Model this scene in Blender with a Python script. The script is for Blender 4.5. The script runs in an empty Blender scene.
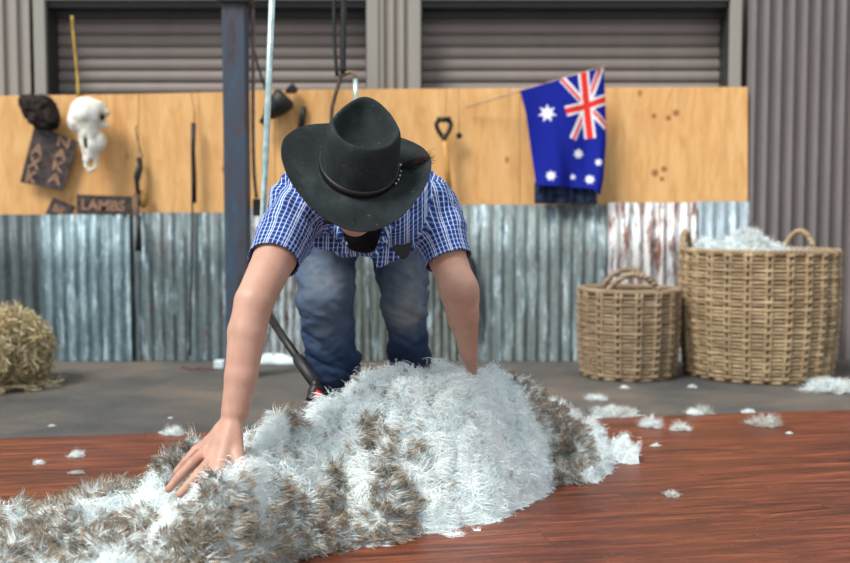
import bpy, bmesh, math, random
import numpy as np
from mathutils import Vector, Matrix, noise as mnoise
random.seed(7)
RNG = np.random.default_rng(11)
SC = bpy.context.scene
COL = SC.collection
PI = math.pi

# ------------------------------------------------------------------ camera frame
CAM_H = 0.75
FPX = 1000.0
PITCH = math.atan(59.5 / FPX)
_c, _s = math.cos(PITCH), math.sin(PITCH)

def W(px, py, D):
    """a point of the place at distance D in front of the camera station"""
    X = (px - 425.0) / FPX
    U = (281.5 - py) / FPX
    d = Vector((X, _c + U * _s, -_s + U * _c))
    k = D / d.y
    return Vector((d.x * k, D, CAM_H + d.z * k))

def G(px, py, z=0.0):
    """point on the horizontal plane z"""
    X = (px - 425.0) / FPX
    U = (281.5 - py) / FPX
    d = Vector((X, _c + U * _s, -_s + U * _c))
    k = (z - CAM_H) / d.z
    return Vector((d.x * k, d.y * k, z))

def srgb(r, g, b):
    f = lambda c: (c / 255 / 12.92) if c / 255 <= 0.04045 else ((c / 255 + 0.055) / 1.055) ** 2.4
    return (f(r), f(g), f(b), 1.0)

# ------------------------------------------------------------------ object helpers
def tag(o, label=None, cat=None, group=None, kind=None):
    if label: o['label'] = label
    if cat: o['category'] = cat
    if group: o['group'] = group
    if kind: o['kind'] = kind
    return o

def empty(name, loc=(0, 0, 0), rot=(0, 0, 0)):
    o = bpy.data.objects.new(name, None)
    COL.objects.link(o)
    o.location = loc
    o.rotation_euler = rot
    return o

def link(name, me, mats, parent=None, smooth=True):
    o = bpy.data.objects.new(name, me)
    COL.objects.link(o)
    if mats is not None:
        for m in (mats if isinstance(mats, (list, tuple)) else [mats]):
            me.materials.append(m)
    if smooth and len(me.polygons):
        me.polygons.foreach_set('use_smooth', [True] * len(me.polygons))
    if parent is not None:
        o.parent = parent
    me.update()
    return o

def bm_obj(name, bm, mats, parent=None, smooth=False):
    me = bpy.data.meshes.new(name)
    bmesh.ops.recalc_face_normals(bm, faces=bm.faces)
    bm.to_mesh(me)
    bm.free()
    return link(name, me, mats, parent, smooth)

def np_mesh(name, V, F, mats, parent=None, smooth=True, col=None, uv=None, nper=4):
    V = np.asarray(V, dtype=np.float32)
    F = np.asarray(F, dtype=np.int32)
    me = bpy.data.meshes.new(name)
    me.vertices.add(len(V))
    me.vertices.foreach_set('co', V.ravel())
    me.loops.add(F.size)
    me.loops.foreach_set('vertex_index', F.ravel())
    me.polygons.add(len(F))
    me.polygons.foreach_set('loop_start', np.arange(len(F), dtype=np.int32) * nper)
    me.update(calc_edges=True)
    if col is not None:
        at = me.color_attributes.new('Col', 'FLOAT_COLOR', 'POINT')
        c = np.ones((len(V), 4), np.float32)
        c[:, :3] = col
        at.data.foreach_set('color', c.ravel())
    if uv is not None:
        ul = me.uv_layers.new(name='UVMap')
        ul.data.foreach_set('uv', np.asarray(uv, np.float32)[F.ravel()].ravel())
    return link(name, me, mats, parent, smooth)

def box(bm, a, b, rot=None, piv=None):
    x0, y0, z0 = a
    x1, y1, z1 = b
    vs = [Vector((x, y, z)) for x in (x0, x1) for y in (y0, y1) for z in (z0, z1)]
    if rot is not None:
        p = Vector(piv) if piv is not None else Vector(((x0 + x1) / 2, (y0 + y1) / 2, (z0 + z1) / 2))
        vs = [p + rot @ (v - p) for v in vs]
    v = [bm.verts.new(q) for q in vs]
    for f in ((0, 1, 3, 2), (4, 6, 7, 5), (0, 4, 5, 1), (2, 3, 7, 6), (0, 2, 6, 4), (1, 5, 7, 3)):
        bm.faces.new([v[i] for i in f])
    return v

def catmull(pts, n=8):
    P = [Vector(p) for p in pts]
    if len(P) < 3:
        return [P[0].lerp(P[-1], i / n) for i in range(n + 1)]
    P = [P[0] * 2 - P[1]] + P + [P[-1] * 2 - P[-2]]
    out = []
    for i in range(1, len(P) - 2):
        p0, p1, p2, p3 = P[i - 1], P[i], P[i + 1], P[i + 2]
        for k in range(n):
            t = k / n
            out.append(0.5 * ((2 * p1) + (p2 - p0) * t + (2 * p0 - 5 * p1 + 4 * p2 - p3) * t * t + (3 * p1 - p0 - 3 * p2 + p3) * t ** 3))
    out.append(P[-2].copy())
    return out

def tube(bm, pts, r, seg=8, closed=False, cap=True):
    """swept tube; r is a number or a list"""
    n = len(pts)
    P = [Vector(p) for p in pts]
    R = r if isinstance(r, (list, tuple)) else [r] * n
    rings = []
    prev = None
    for i in range(n):
        if closed:
            t = (P[(i + 1) % n] - P[i - 1])
        else:
            t = P[min(i + 1, n - 1)] - P[max(i - 1, 0)]
        t.normalize()
        if prev is None:
            a = Vector((0, 0, 1)) if abs(t.z) < 0.9 else Vector((1, 0, 0))
            u = t.cross(a).normalized()
        else:
            u = prev - t * prev.dot(t)
            u.normalize()
        prev = u
        v = t.cross(u)
        rings.append([bm.verts.new(P[i] + (u * math.cos(2 * PI * k / seg) + v * math.sin(2 * PI * k / seg)) * R[i]) for k in range(seg)])
    m = n if closed else n - 1
    for i in range(m):
        a, b = rings[i], rings[(i + 1) % n]
        for k in range(seg):
            bm.faces.new((a[k], a[(k + 1) % seg], b[(k + 1) % seg], b[k]))
    if cap and not closed:
        bm.faces.new(rings[0][::-1])
        bm.faces.new(rings[-1])

def tube_obj(name, pts, r, mat, parent=None, seg=10):
    bm = bmesh.new()
    tube(bm, pts, r, seg)
    return bm_obj(name, bm, mat, parent, True)

def bevel(o, w, seg=2):
    m = o.modifiers.new('bevel', 'BEVEL')
    m.width = w
    m.segments = seg
    m.limit_method = 'ANGLE'
    return o

# ------------------------------------------------------------------ numpy noise
_T = RNG.random((33, 33, 33)).astype(np.float32)
_T[32] = _T[0]; _T[:, 32] = _T[:, 0]; _T[:, :, 32] = _T[:, :, 0]
def vn(P, scale, off=0.0):
    p = (np.asarray(P, np.float64) / scale + off * np.array([7.13, 3.77, 5.31])) % 32.0
    i = np.floor(p).astype(int)
    f = p - i
    i = i % 32
    f = f * f * (3 - 2 * f)
    x, y, z = i[..., 0], i[..., 1], i[..., 2]
    fx, fy, fz = f[..., 0], f[..., 1], f[..., 2]
    def c(a, b, d): return _T[x + a, y + b, z + d]
    x00 = c(0, 0, 0) * (1 - fx) + c(1, 0, 0) * fx
    x10 = c(0, 1, 0) * (1 - fx) + c(1, 1, 0) * fx
    x01 = c(0, 0, 1) * (1 - fx) + c(1, 0, 1) * fx
    x11 = c(0, 1, 1) * (1 - fx) + c(1, 1, 1) * fx
    y0 = x00 * (1 - fy) + x10 * fy
    y1 = x01 * (1 - fy) + x11 * fy
    return (y0 * (1 - fz) + y1 * fz) * 2 - 1

# ------------------------------------------------------------------ materials
class N:
    def __init__(s, name):
        s.m = bpy.data.materials.new(name)
        s.m.use_nodes = True
        s.t = s.m.node_tree
        s.t.nodes.clear()
        s.out = s.t.nodes.new('ShaderNodeOutputMaterial')
        s.b = s.n('ShaderNodeBsdfPrincipled')
        s.t.links.new(s.b.outputs[0], s.out.inputs[0])
    def n(s, typ, **kw):
        nd = s.t.nodes.new(typ)
        for k, v in kw.items():
            setattr(nd, k, v)
        return nd
    def put(s, sock, v):
        if isinstance(v, bpy.types.NodeSocket):
            s.t.links.new(v, sock)
        elif v is not None:
            if hasattr(sock.default_value, '__len__') and not hasattr(v, '__len__'):
                v = (v,) * len(sock.default_value)
            sock.default_value = v
    def math(s, op, a, b=None, c=None, clamp=False):
        nd = s.n('ShaderNodeMath', operation=op, use_clamp=clamp)
        s.put(nd.inputs[0], a)
        if b is not None: s.put(nd.inputs[1], b)
        if c is not None: s.put(nd.inputs[2], c)
        return nd.outputs[0]
    def coord(s, which='Object'):
        return s.n('ShaderNodeTexCoord').outputs[which]
    def mapping(s, v, scale=(1, 1, 1), rot=(0, 0, 0), loc=(0, 0, 0)):
        nd = s.n('ShaderNodeMapping')
        s.put(nd.inputs[0], v)
        nd.inputs['Scale'].default_value = scale
        nd.inputs['Rotation'].default_value = rot
        nd.inputs['Location'].default_value = loc
        return nd.outputs[0]
    def noise(s, v, scale=5, detail=4, rough=0.6, dist=0.0):
        nd = s.n('ShaderNodeTexNoise')
        s.put(nd.inputs['Vector'], v)
        nd.inputs['Scale'].default_value = scale
        nd.inputs['Detail'].default_value = detail
        nd.inputs['Roughness'].default_value = rough
        nd.inputs['Distortion'].default_value = dist
        return nd.outputs['Fac']
    def ramp(s, f, stops, interp='LINEAR'):
        nd = s.n('ShaderNodeValToRGB')
        nd.color_ramp.interpolation = interp
        e = nd.color_ramp.elements
        while len(e) > 1: e.remove(e[-1])
        e[0].position, e[0].color = stops[0]
        for p, c in stops[1:]:
            x = e.new(p); x.color = c
        s.put(nd.inputs[0], f)
        return nd.outputs[0]
    def mix(s, f, a, b, typ='MIX'):
        nd = s.n('ShaderNodeMix', data_type='RGBA', blend_type=typ)
        s.put(nd.inputs[0], f)
        s.put(nd.inputs[6], a)
        s.put(nd.inputs[7], b)
        return nd.outputs[2]
    def sep(s, v):
        nd = s.n('ShaderNodeSeparateXYZ')
        s.put(nd.inputs[0], v)
        return nd.outputs
    def comb(s, x, y, z):
        nd = s.n('ShaderNodeCombineXYZ')
        s.put(nd.inputs[0], x); s.put(nd.inputs[1], y); s.put(nd.inputs[2], z)
        return nd.outputs[0]
    def bump(s, h, strength=0.3, dist=0.01):
        nd = s.n('ShaderNodeBump')
        nd.inputs['Strength'].default_value = strength
        nd.inputs['Distance'].default_value = dist
        s.put(nd.inputs['Height'], h)
        s.t.links.new(nd.outputs[0], s.b.inputs['Normal'])
    def set(s, col=None, rough=None, metal=None, spec=None):
        if col is not None: s.put(s.b.inputs['Base Color'], col)
        if rough is not None: s.put(s.b.inputs['Roughness'], rough)
        if metal is not None: s.put(s.b.inputs['Metallic'], metal)
        if spec is not None: s.put(s.b.inputs['Specular IOR Level'], spec)
        return s.m

def g1(v): return (v, v, v, 1)

def simple(name, c1, c2=None, rough=0.6, metal=0.0, scale=20, spec=0.5, bump=0.0, stretch=(1, 1, 1)):
    k = N(name)
    v = k.mapping(k.coord(), stretch)
    f = k.noise(v, scale)
    c2 = c2 or tuple(x * 0.7 for x in c1[:3]) + (1,)
    col = k.ramp(f, [(0.35, c2), (0.65, c1)])
    if bump: k.bump(f, bump, 0.005)
    return k.set(col, rough, metal, spec)

M = {}
# plywood
def plywood(name, tint=1.0, off=0.0):
    k = N(name)
    v = k.coord()
    v1 = k.mapping(v, (6, 1, 1.2), loc=(off, off, off))
    f = k.noise(v1, 3.0, 5, 0.65, 0.6)
    v2 = k.mapping(v, (60, 1, 3), loc=(off, 0, 0))
    f2 = k.noise(v2, 2.0, 3)
    v3 = k.mapping(v, (1, 1, 1), loc=(off, 3, off))
    f3 = k.noise(v3, 1.7, 3)
    a = k.ramp(f, [(0.3, srgb(206 * tint, 152 * tint, 92 * tint)), (0.55, srgb(230 * tint, 182 * tint, 120 * tint)), (0.75, srgb(240 * tint, 198 * tint, 140 * tint))])
    b = k.mix(k.math('MULTIPLY', f2, 0.35), a, srgb(198, 144, 90))
    c = k.mix(k.ramp(f3, [(0.5, g1(0)), (0.8, g1(0.5))]), b, srgb(214, 150, 96))
    kn = k.n('ShaderNodeTexVoronoi')
    kn.inputs['Scale'].default_value = 4.2
    k.put(kn.inputs['Vector'], k.mapping(v, (1.3, 1, 0.8), loc=(off * 3 + .4, 0, off)))
    spot = k.ramp(kn.outputs['Distance'], [(0.03, g1(0.85)), (0.09, g1(0))])
    c = k.mix(spot, c, srgb(150, 84, 44))
    k.bump(f, 0.1, 0.002)
    return k.set(c, 0.6, 0, 0.3)

# galvanised corrugated iron in various states
def galv(name, c_lo, c_mid, c_hi, rust=0.0, white=0.0, off=0.0, rustc=None):
    k = N(name)
    v = k.coord()
    x, y, z = k.sep(v)
    streak = k.noise(k.mapping(v, (16, 1, 1.1), loc=(off, 0, off)), 2.0, 6, 0.7)
    fine = k.noise(k.mapping(v, (1, 1, 1), loc=(off, 0, 0)), 26, 4, 0.7)
    f = k.math('ADD', k.math('MULTIPLY', streak, 0.75), k.math('MULTIPLY', fine, 0.25))
    dk = lambda c: tuple(x * m_ for x, m_ in zip(c[:3], (.84, .80, .79))) + (1,)
    col = k.ramp(f, [(0.36, dk(c_lo)), (0.5, dk(c_mid)), (0.64, dk(c_hi))])
    if white:
        w = k.noise(k.mapping(v, (9, 1, 1.4), loc=(off + 4, 0, off)), 2.2, 6, 0.75)
        wf = k.ramp(w, [(0.56 - white * .25, g1(0)), (0.64 - white * .2, g1(0.85))])
        col = k.mix(wf, col, srgb(188, 210, 218))
    if rust:
        r = k.noise(k.mapping(v, (20, 1, 2.2), loc=(off + 9, 0, off)), 1.7, 7, 0.8)
        rf = k.ramp(r, [(0.60 - rust * .25, g1(0)), (0.64 - rust * .22, g1(0.95))])
        rc = k.ramp(fine, [(0.35, srgb(70, 36, 26)), (0.65, rustc or srgb(150, 84, 58))])
        col = k.mix(rf, col, rc)
    # faint band of nail-line spots near the top edge
    k.bump(fine, 0.15, 0.003)
    return k.set(col, 0.55, 0.25, 0.4)

def coloured_steel(name, c, dirt=0.25, rough=0.5):
    k = N(name)
    v = k.coord()
    f = k.noise(k.mapping(v, (3, 3, 0.8)), 1.5, 5, 0.7)
    col = k.ramp(f, [(0.3, tuple(x * (1 - dirt) for x in c[:3]) + (1,)), (0.7, c)])
    return k.set(col, rough, 0.0, 0.4)

M['ply_a'] = plywood('plywood pinkish', .96, 1.3)
M['ply_b'] = plywood('plywood pale', .97, 5.1)
M['ply_c'] = plywood('plywood knotty', .96, 9.7)
M['shutter'] = coloured_steel('roller shutter grey', srgb(142, 132, 126), 0.15)
M['frame'] = coloured_steel('pale beige steel', srgb(146, 142, 134), 0.1)
M['reveal'] = coloured_steel('dark reveal', srgb(52, 54, 54), 0.2)
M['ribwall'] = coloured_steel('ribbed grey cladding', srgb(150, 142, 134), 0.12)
M['ribshade'] = coloured_steel('ribbed cladding with painted shade', srgb(132, 124, 124), 0.25)  # shade over the right wall, put into a darker cladding colour
M['black'] = simple('black iron', srgb(30, 28, 28), srgb(14, 13, 13), 0.5, 0.2)
M['blackrubber'] = simple('black rubber', srgb(26, 27, 30), srgb(14, 14, 16), 0.55)
M['chrome'] = simple('bright galvanised pipe', srgb(205, 222, 220), srgb(150, 180, 180), 0.3, 0.6, 30)
M['cord_y'] = simple('yellow cord', srgb(190, 160, 70), srgb(140, 110, 50), 0.8)
M['wire'] = simple('thin wire', srgb(150, 130, 100), srgb(100, 90, 75), 0.6, 0.3)
M['rustpipe'] = simple('brown hose', srgb(92, 66, 52), srgb(50, 38, 34), 0.5)
M['red'] = simple('red plastic', srgb(214, 50, 48), srgb(180, 30, 34), 0.4)
M['bone'] = simple('bleached bone', srgb(236, 236, 230), srgb(196, 190, 172), 0.7, 0, 14, 0.3)
M['bone_shade'] = simple('painted socket shade', srgb(74, 62, 44), srgb(44, 36, 26), 0.9)
M['stencil'] = simple('dark tinned stencil plate', srgb(84, 72, 70), srgb(44, 36, 36), 0.5, 0.4, 30)
M['stencil_cut'] = simple('cut letter showing board', srgb(160, 122, 94), srgb(112, 88, 72), 0.7, 0, 60)
M['darkcloth'] = simple('dark fleece cloth', srgb(58, 50, 46), srgb(24, 22, 22), 0.95, 0, 30, 0.1, 0.4)
M['handlewood'] = simple('ash handle', srgb(206, 158, 88), srgb(160, 112, 58), 0.5, 0, 10, 0.4, 0, (8, 8, 1))
M['blue_dk'] = simple('dark matt blue', srgb(52, 66, 92), srgb(20, 28, 46), 0.9, 0, 40, 0.1)
M['whitecloth'] = simple('pale sheet', srgb(214, 226, 228), srgb(176, 190, 194), 0.9, 0, 12, 0.1)
M['brass'] = simple('silver concho', srgb(220, 216, 205), srgb(150, 145, 135), 0.3, 0.8)

def mk_post():
    k = N('blue painted rusty steel')
    v = k.coord()
    f = k.noise(k.mapping(v, (6, 6, 1.6)), 2.2, 6, 0.7)
    f2 = k.noise(k.mapping(v, (20, 20, 3)), 3, 5, 0.75)
    c = k.ramp(f, [(0.34, srgb(52, 46, 46)), (0.46, srgb(66, 68, 80)), (0.58, srgb(54, 74, 92)), (0.72, srgb(72, 96, 112))])
    c = k.mix(k.ramp(f2, [(0.56, g1(0)), (0.64, g1(0.7))]), c, srgb(92, 58, 48))
    return k.set(c, 0.55, 0.2, 0.4)
M['post'] = mk_post()

def mk_concrete():
    k = N('stained concrete')
    v = k.coord()
    f = k.noise(v, 1.3, 6, 0.62)
    f2 = k.noise(k.mapping(v, (1, 2.5, 1)), 3.4, 5, 0.7)
    f3 = k.noise(v, 60, 3, 0.7)
    c = k.ramp(f, [(0.38, srgb(54, 57, 60)), (0.5, srgb(82, 79, 75)), (0.62, srgb(108, 96, 84))])
    c = k.mix(k.ramp(f2, [(0.52, g1(0)), (0.68, g1(0.5))]), c, srgb(58, 56, 56))
    c = k.mix(0.25, c, k.ramp(f3, [(0.3, srgb(60, 60, 60)), (0.7, srgb(124, 120, 116))]))
    k.bump(f3, 0.2, 0.003)
    return k.set(c, k.ramp(f, [(0.3, g1(0.55)), (0.7, g1(0.8))]), 0, 0.3)
M['concrete'] = mk_concrete()

MAT_ANG = math.atan(0.172)
def mk_wood():
    k = N('reddish laminate boards')
    v = k.mapping(k.coord(), rot=(0, 0, -MAT_ANG))
    x, y, z = k.sep(v)
    row = k.math('FLOOR', k.math('DIVIDE', y, 0.128))
    jx = k.math('ADD', x, k.math('MULTIPLY', k.math('FRACT', k.math('MULTIPLY', row, 0.381)), 1.3))
    cell = k.math('FLOOR', k.math('DIVIDE', jx, 1.29))
    wn = k.n('ShaderNodeTexWhiteNoise', noise_dimensions='2D')
    k.put(wn.inputs[0], k.comb(row, cell, 0.0))
    rnd = wn.outputs['Value']
    gv = k.comb(k.math('ADD', k.math('MULTIPLY', x, 2.2), k.math('MULTIPLY', rnd, 31.0)), k.math('MULTIPLY', y, 26.0), k.math('MULTIPLY', rnd, 9.0))
    g = k.noise(gv, 1.0, 6, 0.68, 1.2)
    gv2 = k.comb(k.math('ADD', k.math('MULTIPLY', x, 5.0), k.math('MULTIPLY', rnd, 17.0)), k.math('MULTIPLY', y, 120.0), rnd)
    g2 = k.noise(gv2, 1.0, 3, 0.7)
    c = k.ramp(g, [(0.30, srgb(36, 20, 15)), (0.43, srgb(88, 44, 29)), (0.54, srgb(132, 68, 43)), (0.72, srgb(168, 98, 64))])
    c = k.mix(k.ramp(g2, [(0.42, g1(0.65)), (0.6, g1(0))]), c, srgb(58, 30, 22))
    c = k.mix(k.math('MULTIPLY', rnd, 0.4), c, srgb(112, 60, 40))
    # seams
    fy = k.math('FRACT', k.math('DIVIDE', y, 0.128))
    fx = k.math('FRACT', k.math('DIVIDE', jx, 1.29))
    sy = k.math('GREATER_THAN', k.math('ABSOLUTE', k.math('SUBTRACT', fy, 0.5)), 0.488)
    sx = k.math('GREATER_THAN', k.math('ABSOLUTE', k.math('SUBTRACT', fx, 0.5)), 0.4988)
    seam = k.math('MAXIMUM', sy, sx)
    c = k.mix(k.math('MULTIPLY', seam, 0.55), c, srgb(46, 24, 18))
    dust = k.noise(k.coord(), 140, 2, 0.6)
    c = k.mix(k.ramp(dust, [(0.68, g1(0)), (0.76, g1(0.5))]), c, srgb(176, 160, 148))
    k.bump(k.math('SUBTRACT', k.math('MULTIPLY', g, 0.4), seam), 0.25, 0.002)
    return k.set(c, k.ramp(g, [(0.3, g1(0.38)), (0.7, g1(0.5))]), 0, 0.45)
M['wood'] = mk_wood()

def mk_vcol(name, rough=0.9, trans=0.0, sheen=0.0, spec=0.15, noise_amt=0.0):
    k = N(name)
    at = k.n('ShaderNodeAttribute', attribute_name='Col')
    c = at.outputs['Color']
    if noise_amt:
        f = k.noise(k.coord(), 90, 3)
        c = k.mix(noise_amt, c, k.ramp(f, [(0.3, g1(0.0)), (0.7, g1(1.0))]), 'OVERLAY')
    k.set(c, rough, 0, spec)
    if trans:
        t = k.n('ShaderNodeBsdfTranslucent')
        k.put(t.inputs[0], c)
        d = k.n('ShaderNodeBsdfDiffuse')
        k.put(d.inputs[0], c)
        mx = k.n('ShaderNodeMixShader')
        mx.inputs[0].default_value = trans
        k.t.links.new(d.outputs[0], mx.inputs[1])
        k.t.links.new(t.outputs[0], mx.inputs[2])
        k.t.links.new(mx.outputs[0], k.out.inputs[0])
    return k.m
M['wool'] = mk_vcol('wool fibre', trans=0.30)
M['straw'] = mk_vcol('straw stalks', trans=0.15)
M['flag'] = mk_vcol('printed flag cloth', trans=0.12)

def mk_skin():
    k = N('skin')
    v = k.coord()
    f = k.noise(v, 9, 4)
    f2 = k.noise(v, 60, 3)
    c = k.ramp(f, [(0.3, srgb(164, 124, 107)), (0.7, srgb(190, 152, 134))])
    c = k.mix(k.ramp(f2, [(0.35, g1(0.4)), (0.6, g1(0))]), c, srgb(192, 142, 122))
    k.bump(k.noise(v, 130, 3), 0.15, 0.003)
    k.b.inputs['Subsurface Weight'].default_value = 0.12
    k.b.inputs['Subsurface Radius'].default_value = (0.012, 0.005, 0.003)
    return k.set(c, 0.5, 0, 0.4)
M['skin'] = mk_skin()

def mk_plaid():
    k = N('blue and white checked cotton')
    uv = k.n('ShaderNodeUVMap').outputs[0]
    wv = k.noise(uv, 60, 2)
    x, y, z = k.sep(uv)
    def line(c, per, w, off=0.0):
        fr = k.math('FRACT', k.math('ADD', k.math('DIVIDE', c, per), off))
        return k.math('LESS_THAN', k.math('ABSOLUTE', k.math('SUBTRACT', fr, 0.5)), w)
    per = 0.0125
    base = k.mix(k.math('MULTIPLY', line(x, per, 0.20), 0.7), srgb(66, 102, 168), srgb(20, 36, 92))
    base = k.mix(k.math('MULTIPLY', line(y, per, 0.20), 0.7), base, srgb(24, 42, 106))
    base = k.mix(k.math('MULTIPLY', line(x, per, 0.07, 0.5), 0.85), base, srgb(214, 226, 244))
    base = k.mix(k.math('MULTIPLY', line(y, per, 0.055, 0.5), 0.5), base, srgb(190, 206, 236))
    base = k.mix(k.math('MULTIPLY', line(x, per * 4, 0.03, 0.1), 0.7), base, srgb(225, 232, 244))
    k.bump(wv, 0.2, 0.001)
    return k.set(base, 0.85, 0, 0.15)
M['plaid'] = mk_plaid()

def mk_denim():
    k = N('faded blue denim')
    at = k.n('ShaderNodeAttribute', attribute_name='Col')
    fade = k.sep(at.outputs['Vector'])[0]
    v = k.coord()
    f = k.noise(v, 14, 5, 0.7)
    f2 = k.noise(k.mapping(v, (1, 1, 0.25)), 160, 2)
    base = k.ramp(k.math('ADD', fade, k.math('MULTIPLY', k.math('SUBTRACT', f, 0.5), 0.35)), [(0.0, srgb(20, 32, 54)), (0.4, srgb(44, 62, 88)), (0.75, srgb(96, 108, 120)), (1.0, srgb(142, 146, 148))])
    base = k.mix(k.math('MULTIPLY', f2, 0.4), base, srgb(44, 62, 94))
    k.bump(f2, 0.3, 0.001)
    return k.set(base, 0.85, 0, 0.15)
M['denim'] = mk_denim()

def mk_felt():
    k = N('dusty black felt')
    v = k.coord()
    f = k.noise(v, 9, 5, 0.7)
    c = k.ramp(f, [(0.3, srgb(26, 29, 31)), (0.55, srgb(42, 48, 50)), (0.75, srgb(60, 68, 70))])
    f2 = k.noise(v, 150, 2, 0.5)
    c = k.mix(k.ramp(f2, [(0.72, g1(0)), (0.78, g1(0.45))]), c, srgb(150, 150, 145))
    k.bump(k.noise(v, 300, 2), 0.15, 0.001)
    return k.set(c, 0.9, 0, 0.15)
M['felt'] = mk_felt()

def mk_wicker(name, a, b, c):
    k = N(name)
    v = k.coord()
    f = k.noise(k.mapping(v, (5, 5, 34)), 2.0, 3, 0.6)
    f2 = k.noise(v, 7, 4, 0.6)
    col = k.ramp(f, [(0.25, a), (0.5, b), (0.75, c)])
    col = k.mix(k.ramp(f2, [(0.45, g1(0)), (0.7, g1(0.45))]), col, srgb(108, 88, 66))
    k.bump(k.noise(v, 180, 2), 0.2, 0.002)
    return k.set(col, 0.65, 0, 0.3)
M['wicker_big'] = mk_wicker('tan wicker', srgb(112, 94, 74), srgb(156, 134, 104), srgb(198, 178, 142))
M['wicker_small'] = mk_wicker('greyed wicker', srgb(104, 86, 68), srgb(142, 122, 98), srgb(176, 156, 128))
M['wicker_dark'] = simple('dark wicker inside', srgb(96, 74, 50), srgb(58, 44, 32), 0.9)

G_IR = {}
G_IR['a'] = galv('weathered dark iron', srgb(62, 72, 76), srgb(84, 98, 102), srgb(112, 128, 130), 0, 0, 1.0)
G_IR['b'] = galv('white streaked blue iron', srgb(88, 110, 118), srgb(118, 144, 152), srgb(160, 186, 194), 0, 0.12, 2.0)
G_IR['c'] = galv('blue grey iron', srgb(82, 98, 102), srgb(112, 130, 134), srgb(146, 164, 166), 0.12, 0.05, 3.0)
G_IR['d'] = galv('whitewashed rust spotted iron', srgb(138, 146, 146), srgb(184, 196, 198), srgb(214, 222, 224), 0.42, 0.25, 4.0, srgb(104, 72, 58))
G_IR['e'] = galv('greenish grey iron', srgb(84, 94, 92), srgb(122, 134, 130), srgb(164, 174, 168), 0.08, 0.1, 5.0)
G_IR['f'] = galv('dull teal iron', srgb(96, 112, 114), srgb(128, 144, 146), srgb(160, 176, 178), 0.05, 0.1, 6.0)
G_IR['g'] = galv('white iron with red rust', srgb(196, 202, 204), srgb(222, 228, 230), srgb(238, 240, 240), 0.45, 0.1, 7.7, srgb(132, 76, 58))
G_IR['h'] = galv('pale blue iron', srgb(120, 136, 146), srgb(154, 172, 182), srgb(182, 198, 206), 0, 0.1, 8.0)

# ------------------------------------------------------------------ setting
bm = bmesh.new()
box(bm, (-4.5, -0.6, -0.12), (4.5, 6.0, 0.0))
o = bm_obj('floor', bm, M['concrete']); tag(o, 'grey stained concrete shed floor', kind='structure')
# timber mat: straight back edge running a little askew
bm = bmesh.new()
e0 = G(0, 439, 0.008); e1 = G(850, 410, 0.008)
d = (e1 - e0).normalized(); nrm = Vector((-d.y, d.x, 0))
A = e0 - d * 2.2; B = e1 + d * 1.6
cs = [A, B, B - nrm * 3.8, A - nrm * 3.8]
lo = [bm.verts.new((p.x, p.y, 0.0005)) for p in cs]
hi = [bm.verts.new((p.x, p.y, 0.010)) for p in cs]
bm.faces.new(hi); bm.faces.new(lo[::-1])
for i in range(4):
    bm.faces.new((lo[i], lo[(i + 1) % 4], hi[(i + 1) % 4], hi[i]))
o = bm_obj('floor', bm, M['wood']); tag(o, 'reddish brown laminate board floor with glossy grain', kind='structure')
FLZ = 0.010

YW = 5.50    # cladding face
def xw(px, D=YW): return (px - 425) / FPX * D * (1.0 / 1.0)
def wx(px, py, D): return W(px, py, D).x

def ribbed(bm, x0, x1, z0, z1, y, pitch=0.068, depth=0.022, top=0.45):
    pts = []
    x = x0
    while x < x1 - 1e-6:
        for fx, dy in ((0.0, 0), (0.10, -depth), (0.10 + top, -depth), (0.20 + top, 0)):
            xx = x + fx * pitch
            if xx > x1: xx = x1
            pts.append((xx, y + dy))
        x += pitch
    pts.append((x1, y))
    va = [bm.verts.new((p[0], p[1], z0)) for p in pts]
    vb = [bm.verts.new((p[0], p[1], z1)) for p in pts]
    for i in range(len(pts) - 1):
        if pts[i + 1][0] - pts[i][0] > 1e-6:
            bm.faces.new((va[i], va[i + 1], vb[i + 1], vb[i]))

DL = (wx(48, 50, YW), wx(367, 50, YW))
DR = (wx(421, 50, YW), wx(728, 50, YW))
ZH = W(400, 5, YW).z
ZT = 2.5
bm = bmesh.new()
ribbed(bm, -4.5, DL[0] - 0.09, 0, ZT, YW, 0.075)
ribbed(bm, DL[1] + 0.06, DR[0] - 0.04, 0, ZT, YW, 0.055)
ribbed(bm, DL[0] - 0.09, DL[1] + 0.06, ZH + 0.1, ZT, YW, 0.075)
ribbed(bm, DR[0] - 0.04, DR[1] + 0.1, ZH + 0.1, ZT, YW, 0.075)
# solid backing so the wall has thickness
box(bm, (-4.5, YW + 0.22, 0), (4.5, YW + 0.3, ZT))
o = bm_obj('wall_back', bm, M['ribwall']); tag(o, kind='structure')
bm = bmesh.new()
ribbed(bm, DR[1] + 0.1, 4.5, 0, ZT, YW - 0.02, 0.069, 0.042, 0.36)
o = bm_obj('wall_right', bm, M['ribshade']); tag(o, kind='structure')

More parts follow.
